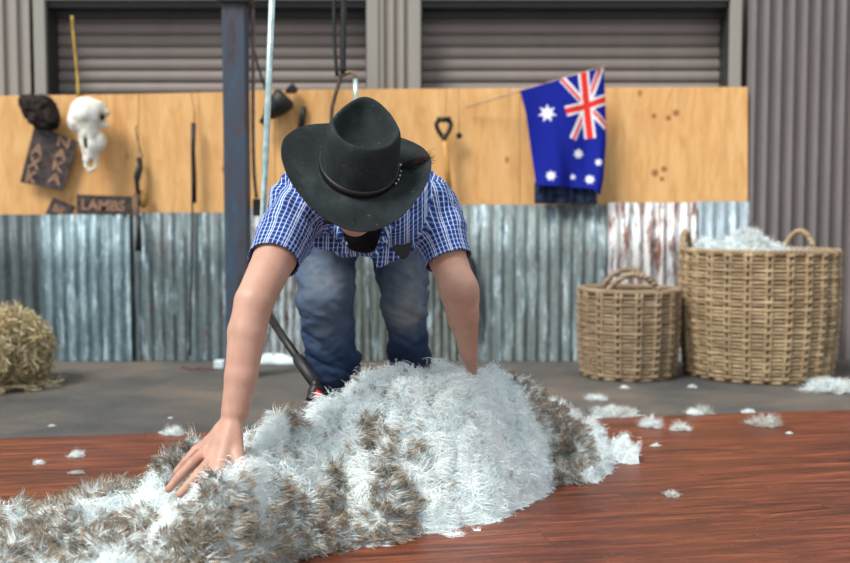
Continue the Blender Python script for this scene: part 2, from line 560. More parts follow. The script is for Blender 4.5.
def roller(n, x0, x1):
    bm = bmesh.new()
    pitch = 0.0665
    y = YW + 0.15
    z = 0.0
    prof = []
    while z < ZH + 0.05:
        for t, dy in ((0.0, 0.012), (0.06, 0.0), (0.25, -0.008), (0.5, -0.011), (0.75, -0.008), (0.92, 0.0), (0.96, 0.014)):
            prof.append((y + dy, z + t * pitch))
        z += pitch
    a = [bm.verts.new((x0, p[0], p[1])) for p in prof]
    b = [bm.verts.new((x1, p[0], p[1])) for p in prof]
    for i in range(len(prof) - 1):
        bm.faces.new((a[i], b[i], b[i + 1], a[i + 1]))
    o = bm_obj('door_%d' % n, bm, M['shutter'])
    tag(o, kind='structure')
    # recess jambs and header; the recess shade is put into their dark colour
    bm = bmesh.new()
    g = 0.006
    box(bm, (x0 - 0.002, YW - 0.01, 0), (x0 + g, YW + 0.2, ZH))
    box(bm, (x1 - g, YW - 0.01, 0), (x1 + 0.002, YW + 0.2, ZH))
    box(bm, (x0 + g, YW + 0.0, ZH - 0.012), (x1 - g, YW + 0.2, ZH + 0.02))
    box(bm, (x0 + g, YW + 0.10, ZH - 0.05), (x1 - g, YW + 0.2, ZH - .01))
    q = bm_obj('door_guide', bm, M['reveal'], o)
    bm = bmesh.new()
    w = 0.065
    box(bm, (x0 - w, YW - 0.035, 0), (x0, YW + 0.1, ZH + 0.07))
    box(bm, (x1, YW - 0.035, 0), (x1 + w, YW + 0.1, ZH + 0.07))
    box(bm, (x0, YW - 0.035, ZH + 0.02), (x1, YW + 0.1, ZH + 0.07))
    q = bm_obj('trim_%d' % n, bm, M['frame']); tag(q, kind='structure'); bevel(q, 0.006)
roller(1, *DL)
roller(2, *DR)

# ------------------------------------------------------------------ corrugated skirting sheets
def corrugated(px0, px1, ztop, mat, label, yoff=0.0, lean=0.0, pitch=0.062, amp=0.0095, ph=0.0, zbot=0.0, tilt=0.0):
    x0, x1 = wx(px0, 280, 5.4), wx(px1, 280, 5.4)
    w = x1 - x0
    nx = max(8, int(w / pitch * 12))
    zs = [zbot, ztop * 0.33, ztop * 0.66, ztop]
    V, F = [], []
    t = 0.0016
    for side in (0, 1):
        for zi in zs:
            for i in range(nx + 1):
                x = w * i / nx
                y = amp * math.sin(2 * PI * x / pitch + ph) + yoff * 0 + (t if side else 0)
                wob = 0.004 * math.sin(x * 7 + zi * 5 + ph)
                V.append((x, y + wob, zi + tilt * x * (zi > 0.5)))
    row = nx + 1
    for side in (0, 1):
        off = side * row * 4
        for r in range(3):
            for i in range(nx):
                q = (off + r * row + i, off + r * row + i + 1, off + (r + 1) * row + i + 1, off + (r + 1) * row + i)
                F.append(q if side == 0 else q[::-1])
    o1 = row * 4
    for i in range(nx):
        F.append((3 * row + i, 3 * row + i + 1, o1 + 3 * row + i + 1, o1 + 3 * row + i))
    o = np_mesh('corrugated_sheet', V, F, mat)
    o.location = (x0, 5.38 + yoff, 0.002)
    tag(o, label, 'corrugated iron', 'corrugated iron sheets along the shed wall')
    return o
zt = W(400, 205, 5.38).z
corrugated(-160, 47, W(20, 215, 5.38).z, G_IR['a'], 'darkest corrugated iron sheet standing behind the straw heap', 0.0, pitch=0.076)
corrugated(45, 133, W(90, 215, 5.38).z, G_IR['b'], 'bluish corrugated sheet with white streaks under the stencil plates', -0.022)
corrugated(131, 236, W(180, 213, 5.38).z, G_IR['c'], 'blue-grey corrugated sheet behind the long thin hanging rod', 0.0, ph=1)
corrugated(233, 310, W(270, 208, 5.38).z, G_IR['d'], 'whitish rust-spotted corrugated sheet behind the bending man\'s bare forearm', -0.022, pitch=0.043, ph=2)
corrugated(307, 462, W(380, 206, 5.38).z, G_IR['e'], 'greenish-grey corrugated sheet seen between the man\'s jeans legs', 0.0, pitch=0.043, ph=0.5)
corrugated(459, 607, W(530, 205, 5.38).z, G_IR['f'], 'dull teal-grey corrugated sheet left of the small basket', -0.022, ph=1.6)
corrugated(605, 692, W(650, 203, 5.38).z, G_IR['g'], 'white corrugated sheet with red rust streaks above the small basket', -0.044, ph=0.3)
corrugated(690, 746, W(715, 202, 5.38).z, G_IR['h'], 'narrow pale blue corrugated sheet behind the large basket', -0.02, ph=0.8)

# ------------------------------------------------------------------ plywood panels
def ply(pts, y, th, mat, label):
    """pts: four picture corners read as a flat board on the wall (TL, TR, BR, BL)"""
    P = [W(px, py, y) for px, py in pts]
    bm = bmesh.new()
    a = [bm.verts.new((p.x, y, p.z)) for p in P]
    b = [bm.verts.new((p.x, y + th, p.z)) for p in P]
    bm.faces.new(a); bm.faces.new(b[::-1])
    for i in range(4):
        bm.faces.new((a[i], b[i], b[(i + 1) % 4], a[(i + 1) % 4]))
    o = bm_obj('plywood_panel', bm, mat)
    bevel(o, 0.002, 1)
    tag(o, label, 'plywood', 'plywood boards along the shed wall')
ply([(-150, 98), (138.5, 94), (138.5, 226), (-150, 226)], 5.42, 0.015, M['ply_a'], 'plywood board behind the animal skull and the stencil plates')
ply([(139, 94), (234, 92), (234, 226), (139, 226)], 5.42, 0.015, M['ply_b'], 'narrow plywood board left of the steel post')
ply([(234.5, 90.5), (275, 90), (275, 220), (234.5, 220)], 5.42, 0.015, M['ply_a'], 'narrowest plywood strip between the steel post and the black brush')
ply([(275.5, 90), (520, 88), (520, 220), (275.5, 220)], 5.42, 0.015, M['ply_b'], 'plywood board behind the black hat and the spade')
def knots(mat, pts):
    """brown knots in the face veneer"""
    t = mat.node_tree
    b = [q for q in t.nodes if q.type == 'BSDF_PRINCIPLED'][0]
    src = b.inputs['Base Color'].links[0].from_socket
    tc = t.nodes.new('ShaderNodeTexCoord')
    for px, py, r in pts:
        c = W(px, py, 5.42)
        vm = t.nodes.new('ShaderNodeVectorMath'); vm.operation = 'DISTANCE'
        t.links.new(tc.outputs['Object'], vm.inputs[0]); vm.inputs[1].default_value = c
        mr = t.nodes.new('ShaderNodeMapRange'); mr.inputs[1].default_value = r * .45; mr.inputs[2].default_value = r
        mr.inputs[3].default_value = .85; mr.inputs[4].default_value = 0.0
        t.links.new(vm.outputs['Value'], mr.inputs[0])
        mx = t.nodes.new('ShaderNodeMix'); mx.data_type = 'RGBA'
        t.links.new(mr.outputs[0], mx.inputs[0]); t.links.new(src, mx.inputs[6]); mx.inputs[7].default_value = srgb(142, 80, 42)
        src = mx.outputs[2]
    t.links.new(src, b.inputs['Base Color'])
knots(M['ply_c'], [(654, 116, .018), (668.5, 118, .020), (676, 113, .024), (655, 173, .026), (664, 169, .022), (662, 179, .018)])
ply([(520.5, 88), (748, 87), (748, 216), (520.5, 216)], 5.42, 0.015, M['ply_c'], 'knotty plywood board behind the flag, reaching the darker ribbed cladding')
YP = 5.40

# ------------------------------------------------------------------ steel post
YPOST = 4.75
bm = bmesh.new()
xa, xb = wx(223, 150, YPOST), wx(246.5, 150, YPOST)
box(bm, (xa, YPOST, 0.0), (xb, YPOST + 0.11, 2.45))
o = bm_obj('steel_post', bm, M['post']); bevel(o, 0.008, 3)
tag(o, 'square steel post with worn blue paint and rust', 'post')
bm = bmesh.new()
box(bm, (xa - 0.02, YPOST - 0.02, W(235, 3, YPOST).z), (xb + 0.02, YPOST + 0.13, W(235, 3, YPOST).z + 0.12))
q = bm_obj('collar', bm, M['black'], o); bevel(q, 0.006)
# ------------------------------------------------------------------ SDF tools
class Field:
    def __init__(s, lo, hi, h):
        s.lo = np.array(lo, float); s.h = h
        s.n = np.ceil((np.array(hi) - s.lo) / h).astype(int) + 1
        s.d = np.full(s.n, 0.5, np.float32)
    def _blk(s, lo, hi):
        a = np.clip(np.floor((lo - s.lo) / s.h).astype(int), 0, s.n - 1)
        b = np.clip(np.ceil((hi - s.lo) / s.h).astype(int) + 1, 1, s.n)
        sl = tuple(slice(a[i], b[i]) for i in range(3))
        ax = [s.lo[i] + s.h * np.arange(a[i], b[i]) for i in range(3)]
        X, Y, Z = np.meshgrid(*ax, indexing='ij')
        return sl, np.stack((X, Y, Z), -1).astype(np.float32)
    def _merge(s, sl, d, k, sub=False):
        D = s.d[sl]
        if sub:
            if k > 0:
                hh = np.clip(0.5 - 0.5 * (D + d) / k, 0, 1)
                s.d[sl] = D * (1 - hh) + (-d) * hh + k * hh * (1 - hh)
            else:
                s.d[sl] = np.maximum(D, -d)
        elif k > 0:
            hh = np.clip(0.5 + 0.5 * (D - d) / k, 0, 1)
            s.d[sl] = D * (1 - hh) + d * hh - k * hh * (1 - hh)
        else:
            s.d[sl] = np.minimum(D, d)
    def cap(s, a, b, ra, rb, k=0.01, sub=False):
        a = np.array(a, np.float32); b = np.array(b, np.float32)
        m = max(ra, rb) + 3 * k + 4 * s.h
        sl, P = s._blk(np.minimum(a, b) - m, np.maximum(a, b) + m)
        if P.size == 0: return
        ab = b - a
        t = np.clip(((P - a) @ ab) / max(float(ab @ ab), 1e-9), 0, 1)
        d = np.linalg.norm(P - a - t[..., None] * ab, axis=-1) - (ra + (rb - ra) * t)
        s._merge(sl, d, k, sub)
    def chain(s, pts, rs, k=0.01):
        for i in range(len(pts) - 1):
            s.cap(pts[i], pts[i + 1], rs[i], rs[i + 1], k)
    def ell(s, c, r, k=0.01, R=None, sub=False):
        c = np.array(c, np.float32); r = np.array(r, np.float32)
        m = float(r.max()) + 3 * k + 4 * s.h
        sl, P = s._blk(c - m, c + m)
        if P.size == 0: return
        q = P - c
        if R is not None:
            q = q @ np.array(R, np.float32)     # R columns are local axes
        k0 = np.linalg.norm(q / r, axis=-1)
        k1 = np.linalg.norm(q / (r * r), axis=-1) + 1e-9
        d = k0 * (k0 - 1.0) / k1
        s._merge(sl, d, k, sub)
    def mesh(s):
        D = s.d
        ins = D < 0
        nx, ny, nz = D.shape
        c = [ins[i:nx - 1 + i, j:ny - 1 + j, k:nz - 1 + k] for i in (0, 1) for j in (0, 1) for k in (0, 1)]
        cnt = sum(x.astype(np.int8) for x in c)
        act = (cnt > 0) & (cnt < 8)
        idx = np.full(act.shape, -1, np.int64)
        ai = np.argwhere(act)
        idx[act] = np.arange(len(ai))
        acc = np.zeros((len(ai), 3)); w = np.zeros(len(ai))
        cor = [(i, j, k) for i in (0, 1) for j in (0, 1) for k in (0, 1)]
        vals = {q: D[ai[:, 0] + q[0], ai[:, 1] + q[1], ai[:, 2] + q[2]] for q in cor}
        for p in cor:
            for axn in range(3):
                if p[axn] == 0:
                    q = list(p); q[axn] = 1; q = tuple(q)
                    a, b = vals[p], vals[q]
                    m = (a < 0) != (b < 0)
                    t = np.where(m, a / np.where(m, a - b, 1), 0)
                    pt = np.array(p, float)[None] + 0
                    pp = np.repeat(pt, len(ai), 0)
                    pp[:, axn] += t
                    acc[m] += pp[m]; w[m] += 1
        V = s.lo + s.h * (ai + acc / w[:, None])
        F = []
        for axn in range(3):
            sh = [slice(None)] * 3; sh2 = [slice(None)] * 3
            sh[axn] = slice(0, -1); sh2[axn] = slice(1, None)
            a = ins[tuple(sh)]; b = ins[tuple(sh2)]
            e = np.argwhere(a != b)
            o1, o2 = (axn + 1) % 3, (axn + 2) % 3
            ok = (e[:, o1] > 0) & (e[:, o2] > 0) & (e[:, o1] < D.shape[o1] - 1) & (e[:, o2] < D.shape[o2] - 1)
            e = e[ok]
            flip = ins[e[:, 0], e[:, 1], e[:, 2]]
            def g(d1, d2):
                q = e.copy(); q[:, o1] += d1; q[:, o2] += d2
                return idx[q[:, 0], q[:, 1], q[:, 2]]
            quad = np.stack((g(-1, -1), g(0, -1), g(0, 0), g(-1, 0)), 1)
            quad[~flip] = quad[~flip][:, ::-1]
            F.append(quad)
        F = np.concatenate(F)
        return V, F

def relax(V, F, it=2, lam=0.5):
    n = len(V)
    for _ in range(it):
        acc = np.zeros((n, 3)); w = np.zeros(n)
        for a in range(4):
            i, j = F[:, a], F[:, (a + 1) % 4]
            np.add.at(acc, i, V[j]); np.add.at(w, i, 1)
            np.add.at(acc, j, V[i]); np.add.at(w, j, 1)
        V = V + lam * (acc / np.maximum(w, 1)[:, None] - V)
    return V

def vnormals(V, F):
    n = np.cross(V[F[:, 2]] - V[F[:, 0]], V[F[:, 3]] - V[F[:, 1]])
    out = np.zeros_like(V)
    for a in range(4):
        np.add.at(out, F[:, a], n)
    return out / (np.linalg.norm(out, axis=1)[:, None] + 1e-12)

# ------------------------------------------------------------------ fibre generator
def fibres(root, tip, mid, w0, w1, c0, c1, seg=4, crimp=0.0, up=None, k0=0.25, k1=0.6):
    """ribbons along quadratic curves; all args arrays (n,3) / (n,)"""
    n = len(root)
    rnd = RNG.normal(size=(n, 3))
    ax = tip - root
    L = np.linalg.norm(ax, axis=1)[:, None] + 1e-9
    ax = ax / L
    side = np.cross(ax, rnd) if up is None else np.cross(ax, up + 0.35 * rnd)
    side /= np.linalg.norm(side, axis=1)[:, None] + 1e-9
    side2 = np.cross(ax, side)
    V = np.zeros((n, seg + 1, 2, 3), np.float32)
    C = np.zeros((n, seg + 1, 2, 3), np.float32)
    ph = RNG.random(n) * 6.28
    for s_ in range(seg + 1):
        t = s_ / seg
        p = (1 - t) ** 2 * root + 2 * t * (1 - t) * mid + t * t * tip
        if crimp is not None:
            p = p + side2 * (np.sin(ph + t * 7.0) * crimp * L[:, 0] * t)[:, None]
        wv = (w0 * (1 - t) + w1 * t)[:, None] * 0.5
        V[:, s_, 0] = p - side * wv
        V[:, s_, 1] = p + side * wv
        k = np.clip((t - k0) / k1, 0, 1)
        cc = c0 * (1 - k) + c1 * k
        C[:, s_, 0] = cc; C[:, s_, 1] = cc
    base = (np.arange(n) * (seg + 1) * 2)[:, None]
    q = np.array([[2 * i, 2 * i + 1, 2 * i + 3, 2 * i + 2] for i in range(seg)])
    F = (base[:, :, None] + q[None]).reshape(-1, 4)
    return V.reshape(-1, 3), F, C.reshape(-1, 3)

WHITE = np.array([0.885, 0.955, 0.965]); CREAM = np.array([0.93, 0.91, 0.84])
BROWN = np.array([0.28, 0.205, 0.145]); GREY = np.array([0.38, 0.335, 0.27]); BUFF = np.array([0.52, 0.44, 0.345])

def locks(P, Nn, lean, length, radius, nstr, brown, splay, w0=0.0016, seg=4):
    """P roots (m,3), Nn normals, lean dirs; returns ribbons. brown in 0..1 per lock, splay per lock"""
    m = len(P)
    d = Nn + lean
    d /= np.linalg.norm(d, axis=1)[:, None]
    rep = np.repeat(np.arange(m), nstr)
    n = len(rep)
    jr = RNG.normal(size=(n, 3)) * radius[rep][:, None] * 0.55
    jt = RNG.normal(size=(n, 3)) * (splay * length)[rep][:, None]
    L = length[rep] * RNG.uniform(0.6, 1.1, n)
    root = P[rep] + jr - Nn[rep] * 0.006
    tip = P[rep] + jr * 0.35 + d[rep] * L[:, None] + jt
    mid = P[rep] + jr + Nn[rep] * (L * 0.55)[:, None] + d[rep] * (L * 0.12)[:, None] + RNG.normal(size=(n, 3)) * (L * 0.10)[:, None]
    b = brown[rep]
    var = RNG.uniform(0.86, 1.06, m)[rep][:, None] * RNG.uniform(0.92, 1.06, n)[:, None]
    mixc = vn(P, 0.06, 3.0)[rep][:, None] * 0.5 + 0.5
    tipbrown = GREY * (1 - mixc) + BROWN * mixc
    tipbrown = tipbrown * 0.75 + BUFF * 0.25
    wh = WHITE * (1 - 0.12 * mixc) + CREAM * (0.12 * mixc)
    c1 = wh * (1 - b[:, None]) + tipbrown * b[:, None]
    c0 = wh * (1 - 0.35 * b[:, None]) + BUFF * 0.35 * b[:, None]
    z = np.maximum(tip[:, 2], 0.012)
    tip[:, 2] = z
    mid[:, 2] = np.maximum(mid[:, 2], 0.012)
    root[:, 2] = np.maximum(root[:, 2], 0.0105)
    return fibres(root, tip, mid, np.full(n, w0) * RNG.uniform(0.7, 1.4, n), np.full(n, w0 * 0.35), c0 * var, c1 * var, seg, 0.10)

# ------------------------------------------------------------------ the fleece
fx_ = np.array([-1.45, -1.2, -1.0, -.85, -.72, -.62, -.52, -.44, -.36, -.28, -.2, -.1, 0, .1, .18, .24, .3, .36, .425, .485, .54, .58])
f0_ = np.array([1.75, 1.55, 1.5, 1.5, 1.52, 1.58, 1.68, 1.82, 1.98, 2.18, 2.25, 2.28, 2.34, 2.38, 2.44, 2.52, 2.64, 2.78, 2.80, 2.86, 2.93, 3.04])
f1_ = np.array([2.1, 2.3, 2.40, 2.50, 2.58, 2.64, 2.62, 2.55, 2.56, 2.72, 2.86, 2.94, 2.98, 3.02, 3.05, 3.08, 3.12, 3.22, 3.26, 3.27, 3.25, 3.15])
fh_ = np.array([.02, .03, .035, .045, .06, .075, .10, .16, .200, .215, .255, .340, .325, .285, .275, .26, .225, .15, .105, .08, .05, .015])
def worley(x, y, size, seed):
    gx, gy = np.floor(x / size), np.floor(y / size)
    bd = np.full(x.shape, 9.0); b2 = np.full(x.shape, 9.0)
    cx = np.zeros_like(x); cy = np.zeros_like(x); idn = np.zeros_like(x)
    for i in (-1, 0, 1):
        for j in (-1, 0, 1):
            qx, qy = gx + i, gy + j
            h = np.sin(qx * 127.1 + qy * 311.7 + seed * 17.3) * 43758.5453
            h2 = np.sin(qx * 269.5 + qy * 183.3 + seed * 7.9) * 24634.6345
            px_ = (qx + .15 + .7 * (h - np.floor(h))) * size; py_ = (qy + .15 + .7 * (h2 - np.floor(h2))) * size
            d = np.hypot(x - px_, y - py_)
            cl = d < bd
            b2 = np.where(cl, bd, np.minimum(b2, d))
            idn = np.where(cl, h - np.floor(h), idn)
            cx = np.where(cl, px_, cx); cy = np.where(cl, py_, cy)
            bd = np.minimum(bd, d)
    return bd / size, (b2 - bd) / size, x - cx, y - cy, idn
def warp(x, y):
    P = np.stack((x, y, np.zeros_like(x)), -1)
    return x + .022 * vn(P, .06, 61) + .008 * vn(P, .025, 63), y + .022 * vn(P, .06, 62) + .008 * vn(P, .025, 64)
HANDLINE = [(tuple(W(209, 441, 2.22)), tuple(W(177, 470, 2.18))), (tuple(W(207, 450, 2.185)), tuple(W(169, 489, 2.12))),
            (tuple(W(211, 459, 2.15)), tuple(W(180, 494, 2.085)))]
def fleece_h(x, y):
    a = np.interp(x, fx_, f0_); b = np.interp(x, fx_, f1_); H = np.interp(x, fx_, fh_)
    P = np.stack((x, y, np.zeros_like(x)), -1)
    a = a + 0.05 * vn(P, 0.10, 1.0) + 0.03 * vn(P, 0.035, 2.0)
    b = b + 0.035 * vn(P, 0.10, 5.0)
    t = (y - a) / (b - a)
    pk = 0.68
    u = np.clip(t / pk, 0, 1); v = np.clip((t - pk) / (1 - pk), 0, 1)
    f = np.where(t < pk, 1 - (1 - u) ** 1.65, 1 - v ** 2.2)
    f = np.where((t < 0) | (t > 1), -1, f)
    lump = 0.024 * vn(P, 0.13, 7.0)
    # pillowy clumps with creases between them
    wx_, wy_ = warp(x, y)
    d1, e1_, _a, _b, id1 = worley(wx_, wy_, .115, 1)
    d2, e2_, _a, _b, id2 = worley(wx_, wy_, .048, 2)
    lump = lump + 0.052 * (np.clip(e1_ * 2.2, 0, 1) ** .6 - .75) + .034 * (id1 - .5) + 0.017 * (np.clip(e2_ * 2.0, 0, 1) ** .7 - .6) + .012 * (id2 - .5) + 0.006 * vn(P, .016, 10.0)
    d3, e3_, _a, _b, id3 = worley(wx_, wy_, .022, 3)
    lump = lump + 0.009 * (np.clip(e3_ * 2, 0, 1) - .5) + .007 * (id3 - .5)
    # a fold of white wool rolled up beside the hand
    lump = lump + 0.085 * np.exp(-(((x + .405) / .075) ** 2 + ((y - 2.05) / .085) ** 2))
    lump = lump + 0.085 * np.exp(-(((x + .585) / .07) ** 2 + ((y - 2.42) / .10) ** 2))
    lump = lump + 0.10 * np.exp(-(((x - .135) / .09) ** 2 + ((y - 2.60) / .11) ** 2))
    lump = lump + 0.05 * np.exp(-(((x + .74) / .06) ** 2 + ((y - 2.12) / .10) ** 2))
    e = np.clip(f * 3, 0, 1)
    z = H * f + lump * e + 0.030 * np.clip(f * 8, 0, 1)
    # the wool is pressed down beneath the spread hand
    for (ax, ay, az), (bx_, by_, bz) in HANDLINE:
        dx, dy = bx_ - ax, by_ - ay
        tt = np.clip(((x - ax) * dx + (y - ay) * dy) / (dx * dx + dy * dy), 0, 1)
        dd = np.hypot(x - ax - tt * dx, y - ay - tt * dy)
        lim = az + (bz - az) * tt - 0.018 + np.clip(dd - 0.022, 0, 1) * 2.2
        z = np.where(dd < 0.12, np.minimum(z, np.maximum(lim, 0.02)), z)
    return np.where(f <= 0, -0.05, z), f

def to_px(P):
    dy = P[..., 1] * _c - (P[..., 2] - CAM_H) * _s
    dz = P[..., 1] * _s + (P[..., 2] - CAM_H) * _c
    return 425 + FPX * P[..., 0] / dy, 281.5 - FPX * dz / dy

def ground_blob(x, y, cx, cy, rx, ry, ang=0):
    c, s = math.cos(ang), math.sin(ang)
    u = ((x - cx) * c + (y - cy) * s) / rx
    v = (-(x - cx) * s + (y - cy) * c) / ry
    return np.exp(-(u * u + v * v) * 1.2)
# weathered patches as (x, y, radius x, radius y) on the fleece, read against the surface
def surf_at(px, py):
    """march a sight line onto the fleece"""
    for D in np.arange(1.5, 3.4, 0.01):
        p = W(px, py, D)
        h, _f = fleece_h(np.array([p.x]), np.array([p.y]))
        if p.z <= h[0]:
            return p
    return G(px, py, 0.03)
PATCH = []
for px, py, rx, ry, amt in [
        (40, 545, 130, 45, 1.0), (140, 535, 70, 40, 1.0), (100, 485, 60, 18, 0.9), (200, 545, 60, 45, 1.0), (60, 510, 50, 12, .8),
        (200, 432, 26, 20, 1.0), (222, 500, 34, 30, 1.1), (255, 535, 45, 30, .9), (300, 520, 70, 40, .85), (335, 540, 60, 14, 1.0), (270, 520, 20, 50, .9), (440, 480, 14, 20, .5), (160, 470, 20, 10, .6), (345, 505, 50, 30, .85),
        (300, 455, 22, 28, .6), (372, 448, 32, 18, .95), (395, 495, 44, 38, 1.15), (350, 515, 46, 26, 1.0), (415, 470, 18, 16, .9),
        (318, 478, 24, 14, .6), (565, 430, 30, 22, 1.05), (545, 418, 26, 15, 1.0), (568, 470, 26, 22, .8), (525, 392, 30, 12, .9),
        (590, 440, 14, 20, .5), (555, 448, 18, 20, .8), (285, 422, 20, 14, .7), (270, 490, 30, 20, .5), (360, 420, 20, 10, .4)]:
    p = surf_at(px, py)
    k = p.y / FPX
    PATCH.append((p.x, p.y, rx * k, ry * k * 2.0, amt))
PATCH += [(-.59, 2.42, .08, .18, 1.4), (-.84, 2.42, .14, .14, 1.1), (-.50, 2.50, .06, .12, 1.0)]
CLEAR = []
for px, py, rx, ry, amt in [(145, 500, 26, 22, 1.4), (170, 515, 36, 12, 1.3), (20, 525, 26, 14, .7), (250, 465, 34, 26, 1.5), (360, 395, 60, 20, 1.0),
                            (335, 470, 30, 16, .6), (490, 440, 60, 60, 1.0), (460, 500, 60, 28, 1.2), (605, 450, 18, 22, .7), (300, 495, 14, 20, .5),
                            (365, 478, 22, 14, .8), (90, 520, 20, 8, .6)]:
    p = surf_at(px, py)
    k = p.y / FPX
    CLEAR.append((p.x, p.y, rx * k, ry * k * 2.4, amt))
def brownness(x, y):
    b = np.zeros_like(x)
    for cx, cy, rx, ry, amt in PATCH:
        b = np.maximum(b, amt * ground_blob(x, y, cx, cy, rx, ry))
    for cx, cy, rx, ry, amt in CLEAR:
        b = b - amt * 0.75 * ground_blob(x, y, cx, cy, rx, ry)
    P = np.stack((x, y, np.zeros_like(x)), -1)
    b = b + 0.34 * vn(P, 0.045, 11.0) + 0.18 * vn(P, 0.02, 12.0)
    return np.clip((b - 0.27) / 0.36, 0, 1)

xs = np.arange(-1.45, 0.66, 0.006); ys = np.arange(1.45, 3.34, 0.006)
X, Y = np.meshgrid(xs, ys, indexing='ij')
Z, Fm = fleece_h(X, Y)
keep = Fm > 0
V = np.stack((X, Y, np.maximum(Z, FLZ + 0.001)), -1).reshape(-1, 3)
# keep the body of wool tucked under its surface fibres
V[:, 2] = np.maximum(V[:, 2] - 0.004, FLZ + 0.001)
ni, nj = X.shape
I, J = np.meshgrid(np.arange(ni - 1), np.arange(nj - 1), indexing='ij')
fk = keep[:-1, :-1] | keep[1:, :-1] | keep[1:, 1:] | keep[:-1, 1:]
I, J = I[fk], J[fk]
F = np.stack((I * nj + J, (I + 1) * nj + J, (I + 1) * nj + J + 1, I * nj + J + 1), 1)
used = np.unique(F); remap = -np.ones(len(V), int); remap[used] = np.arange(len(used))
br = brownness(V[:, 0], V[:, 1])[:, None]
cb = (WHITE * 0.95) * (1 - br * 0.6) + BUFF * br * 0.6
fleece = np_mesh('fleece', V[used], remap[F], M['wool'], col=cb[used])
tag(fleece, 'freshly shorn sheep fleece heaped on the wooden floor, white with brown-tipped wool', 'fleece')

# lock roots
NL = 150000
x = RNG.uniform(-1.3, 0.66, NL); y = RNG.uniform(1.5, 3.3, NL)
z, f = fleece_h(x, y)
e = 0.006
zx = (fleece_h(x + e, y)[0] - fleece_h(x - e, y)[0]) / (2 * e)
zy = (fleece_h(x, y + e)[0] - fleece_h(x, y - e)[0]) / (2 * e)
zx = np.clip(zx, -2.5, 2.5); zy = np.clip(zy, -2.5, 2.5)
nr = np.stack((-zx, -zy, np.ones_like(x)), -1)
ln = np.linalg.norm(nr, axis=1)
P = np.stack((x, y, z), -1)
pxx, pyy = to_px(P)
nr /= ln[:, None]
ok = (f > 0.0) & (RNG.random(len(x)) < np.clip(ln / 2.4, 0, 1) * 0.62) & (pxx > -70) & (pyy < 620)
ok &= (nr[:, 1] < 0.7) | (RNG.random(len(x)) < 0.35)
hd = np.full(len(x), 9.0)
for a, b in HANDLINE:
    dx, dy = b[0] - a[0], b[1] - a[1]
    tt = np.clip(((x - a[0]) * dx + (y - a[1]) * dy) / (dx * dx + dy * dy), 0, 1)
    hd = np.minimum(hd, np.hypot(x - a[0] - tt * dx, y - a[1] - tt * dy))
ok &= hd > 0.012
P, nr, f, x, y, hd = P[ok], nr[ok], f[ok], x[ok], y[ok], hd[ok]
bw = brownness(x, y)
print('locks', len(P))
is_b = (bw > 0.5) | ((bw > .2) & (RNG.random(len(P)) < bw)) | (RNG.random(len(P)) < 0.045 * (y < 2.75) * (x < -.05) + .004)
# every staple leans with its neighbours: lock direction field with sharp changes
cell = np.floor((P + 0.018 * np.stack((vn(P, .05, 71), vn(P, .05, 72), vn(P, .05, 73)), -1)) / 0.034)
hsh = (cell @ np.array([127.1, 311.7, 74.7]))
cr = lambda k: (np.sin(hsh * k) * 43758.5453) % 1.0 * 2 - 1
ax_, ay_ = warp(x, y)
_d, _e, rx_, ry_, cid = worley(ax_, ay_, .048, 2)
radial = np.stack((rx_ / .02, ry_ / .02, np.zeros_like(x)), -1)
radial = np.clip(radial, -1.3, 1.3)
cdir = np.stack((cr(1.0), cr(1.37), cr(1.91) * .4), -1)
tone = cr(2.3)
near_hand = np.clip((hd - .015) / .06, .35, 1)

def white_curls(m):
    """short curly arcs lying over each other"""
    rep = np.repeat(np.where(m)[0], 14)
    n = len(rep)
    N_ = nr[rep]; R0 = P[rep] + RNG.normal(size=(n, 3)) * .007
    T = radial[rep] * 1.1 + cdir[rep] * 0.55 + RNG.normal(size=(n, 3)) * 0.30 + np.stack((np.zeros(n), np.zeros(n), -.25 * np.ones(n)), -1)
    T -= N_ * (T * N_).sum(1)[:, None]
    T /= np.linalg.norm(T, axis=1)[:, None] + 1e-9
    L = (RNG.uniform(.014, .036, n) * near_hand[rep])[:, None]
    pop = np.clip((x[rep] + .02 + .12 * vn(P[rep], .12, 77)) / .12, 0, 1)
    L = L * (1 - .42 * pop)[:, None]
    stand = RNG.uniform(.02, .34, n)[:, None] + (RNG.random(n) < .03)[:, None] * .4
    tip = R0 + T * L * .85 + N_ * L * stand
    mid = R0 + T * L * .35 + N_ * L * (stand + .22)
    for q in (R0, tip, mid): q[:, 2] = np.maximum(q[:, 2], .012)
    var = (1 + .07 * tone[rep] + RNG.uniform(-.05, .04, n))[:, None]
    cream = np.clip(vn(P, .2, 91)[rep] * .8, 0, 1)[:, None]
    c = np.clip((WHITE * (1 - cream * .5) + CREAM * cream * .5) * var, 0, .97)
    w = RNG.uniform(.0008, .0019, n)
    return fibres(R0 - N_ * .003, tip, mid, w, w * .4, c, c, 4, 0.16, N_)

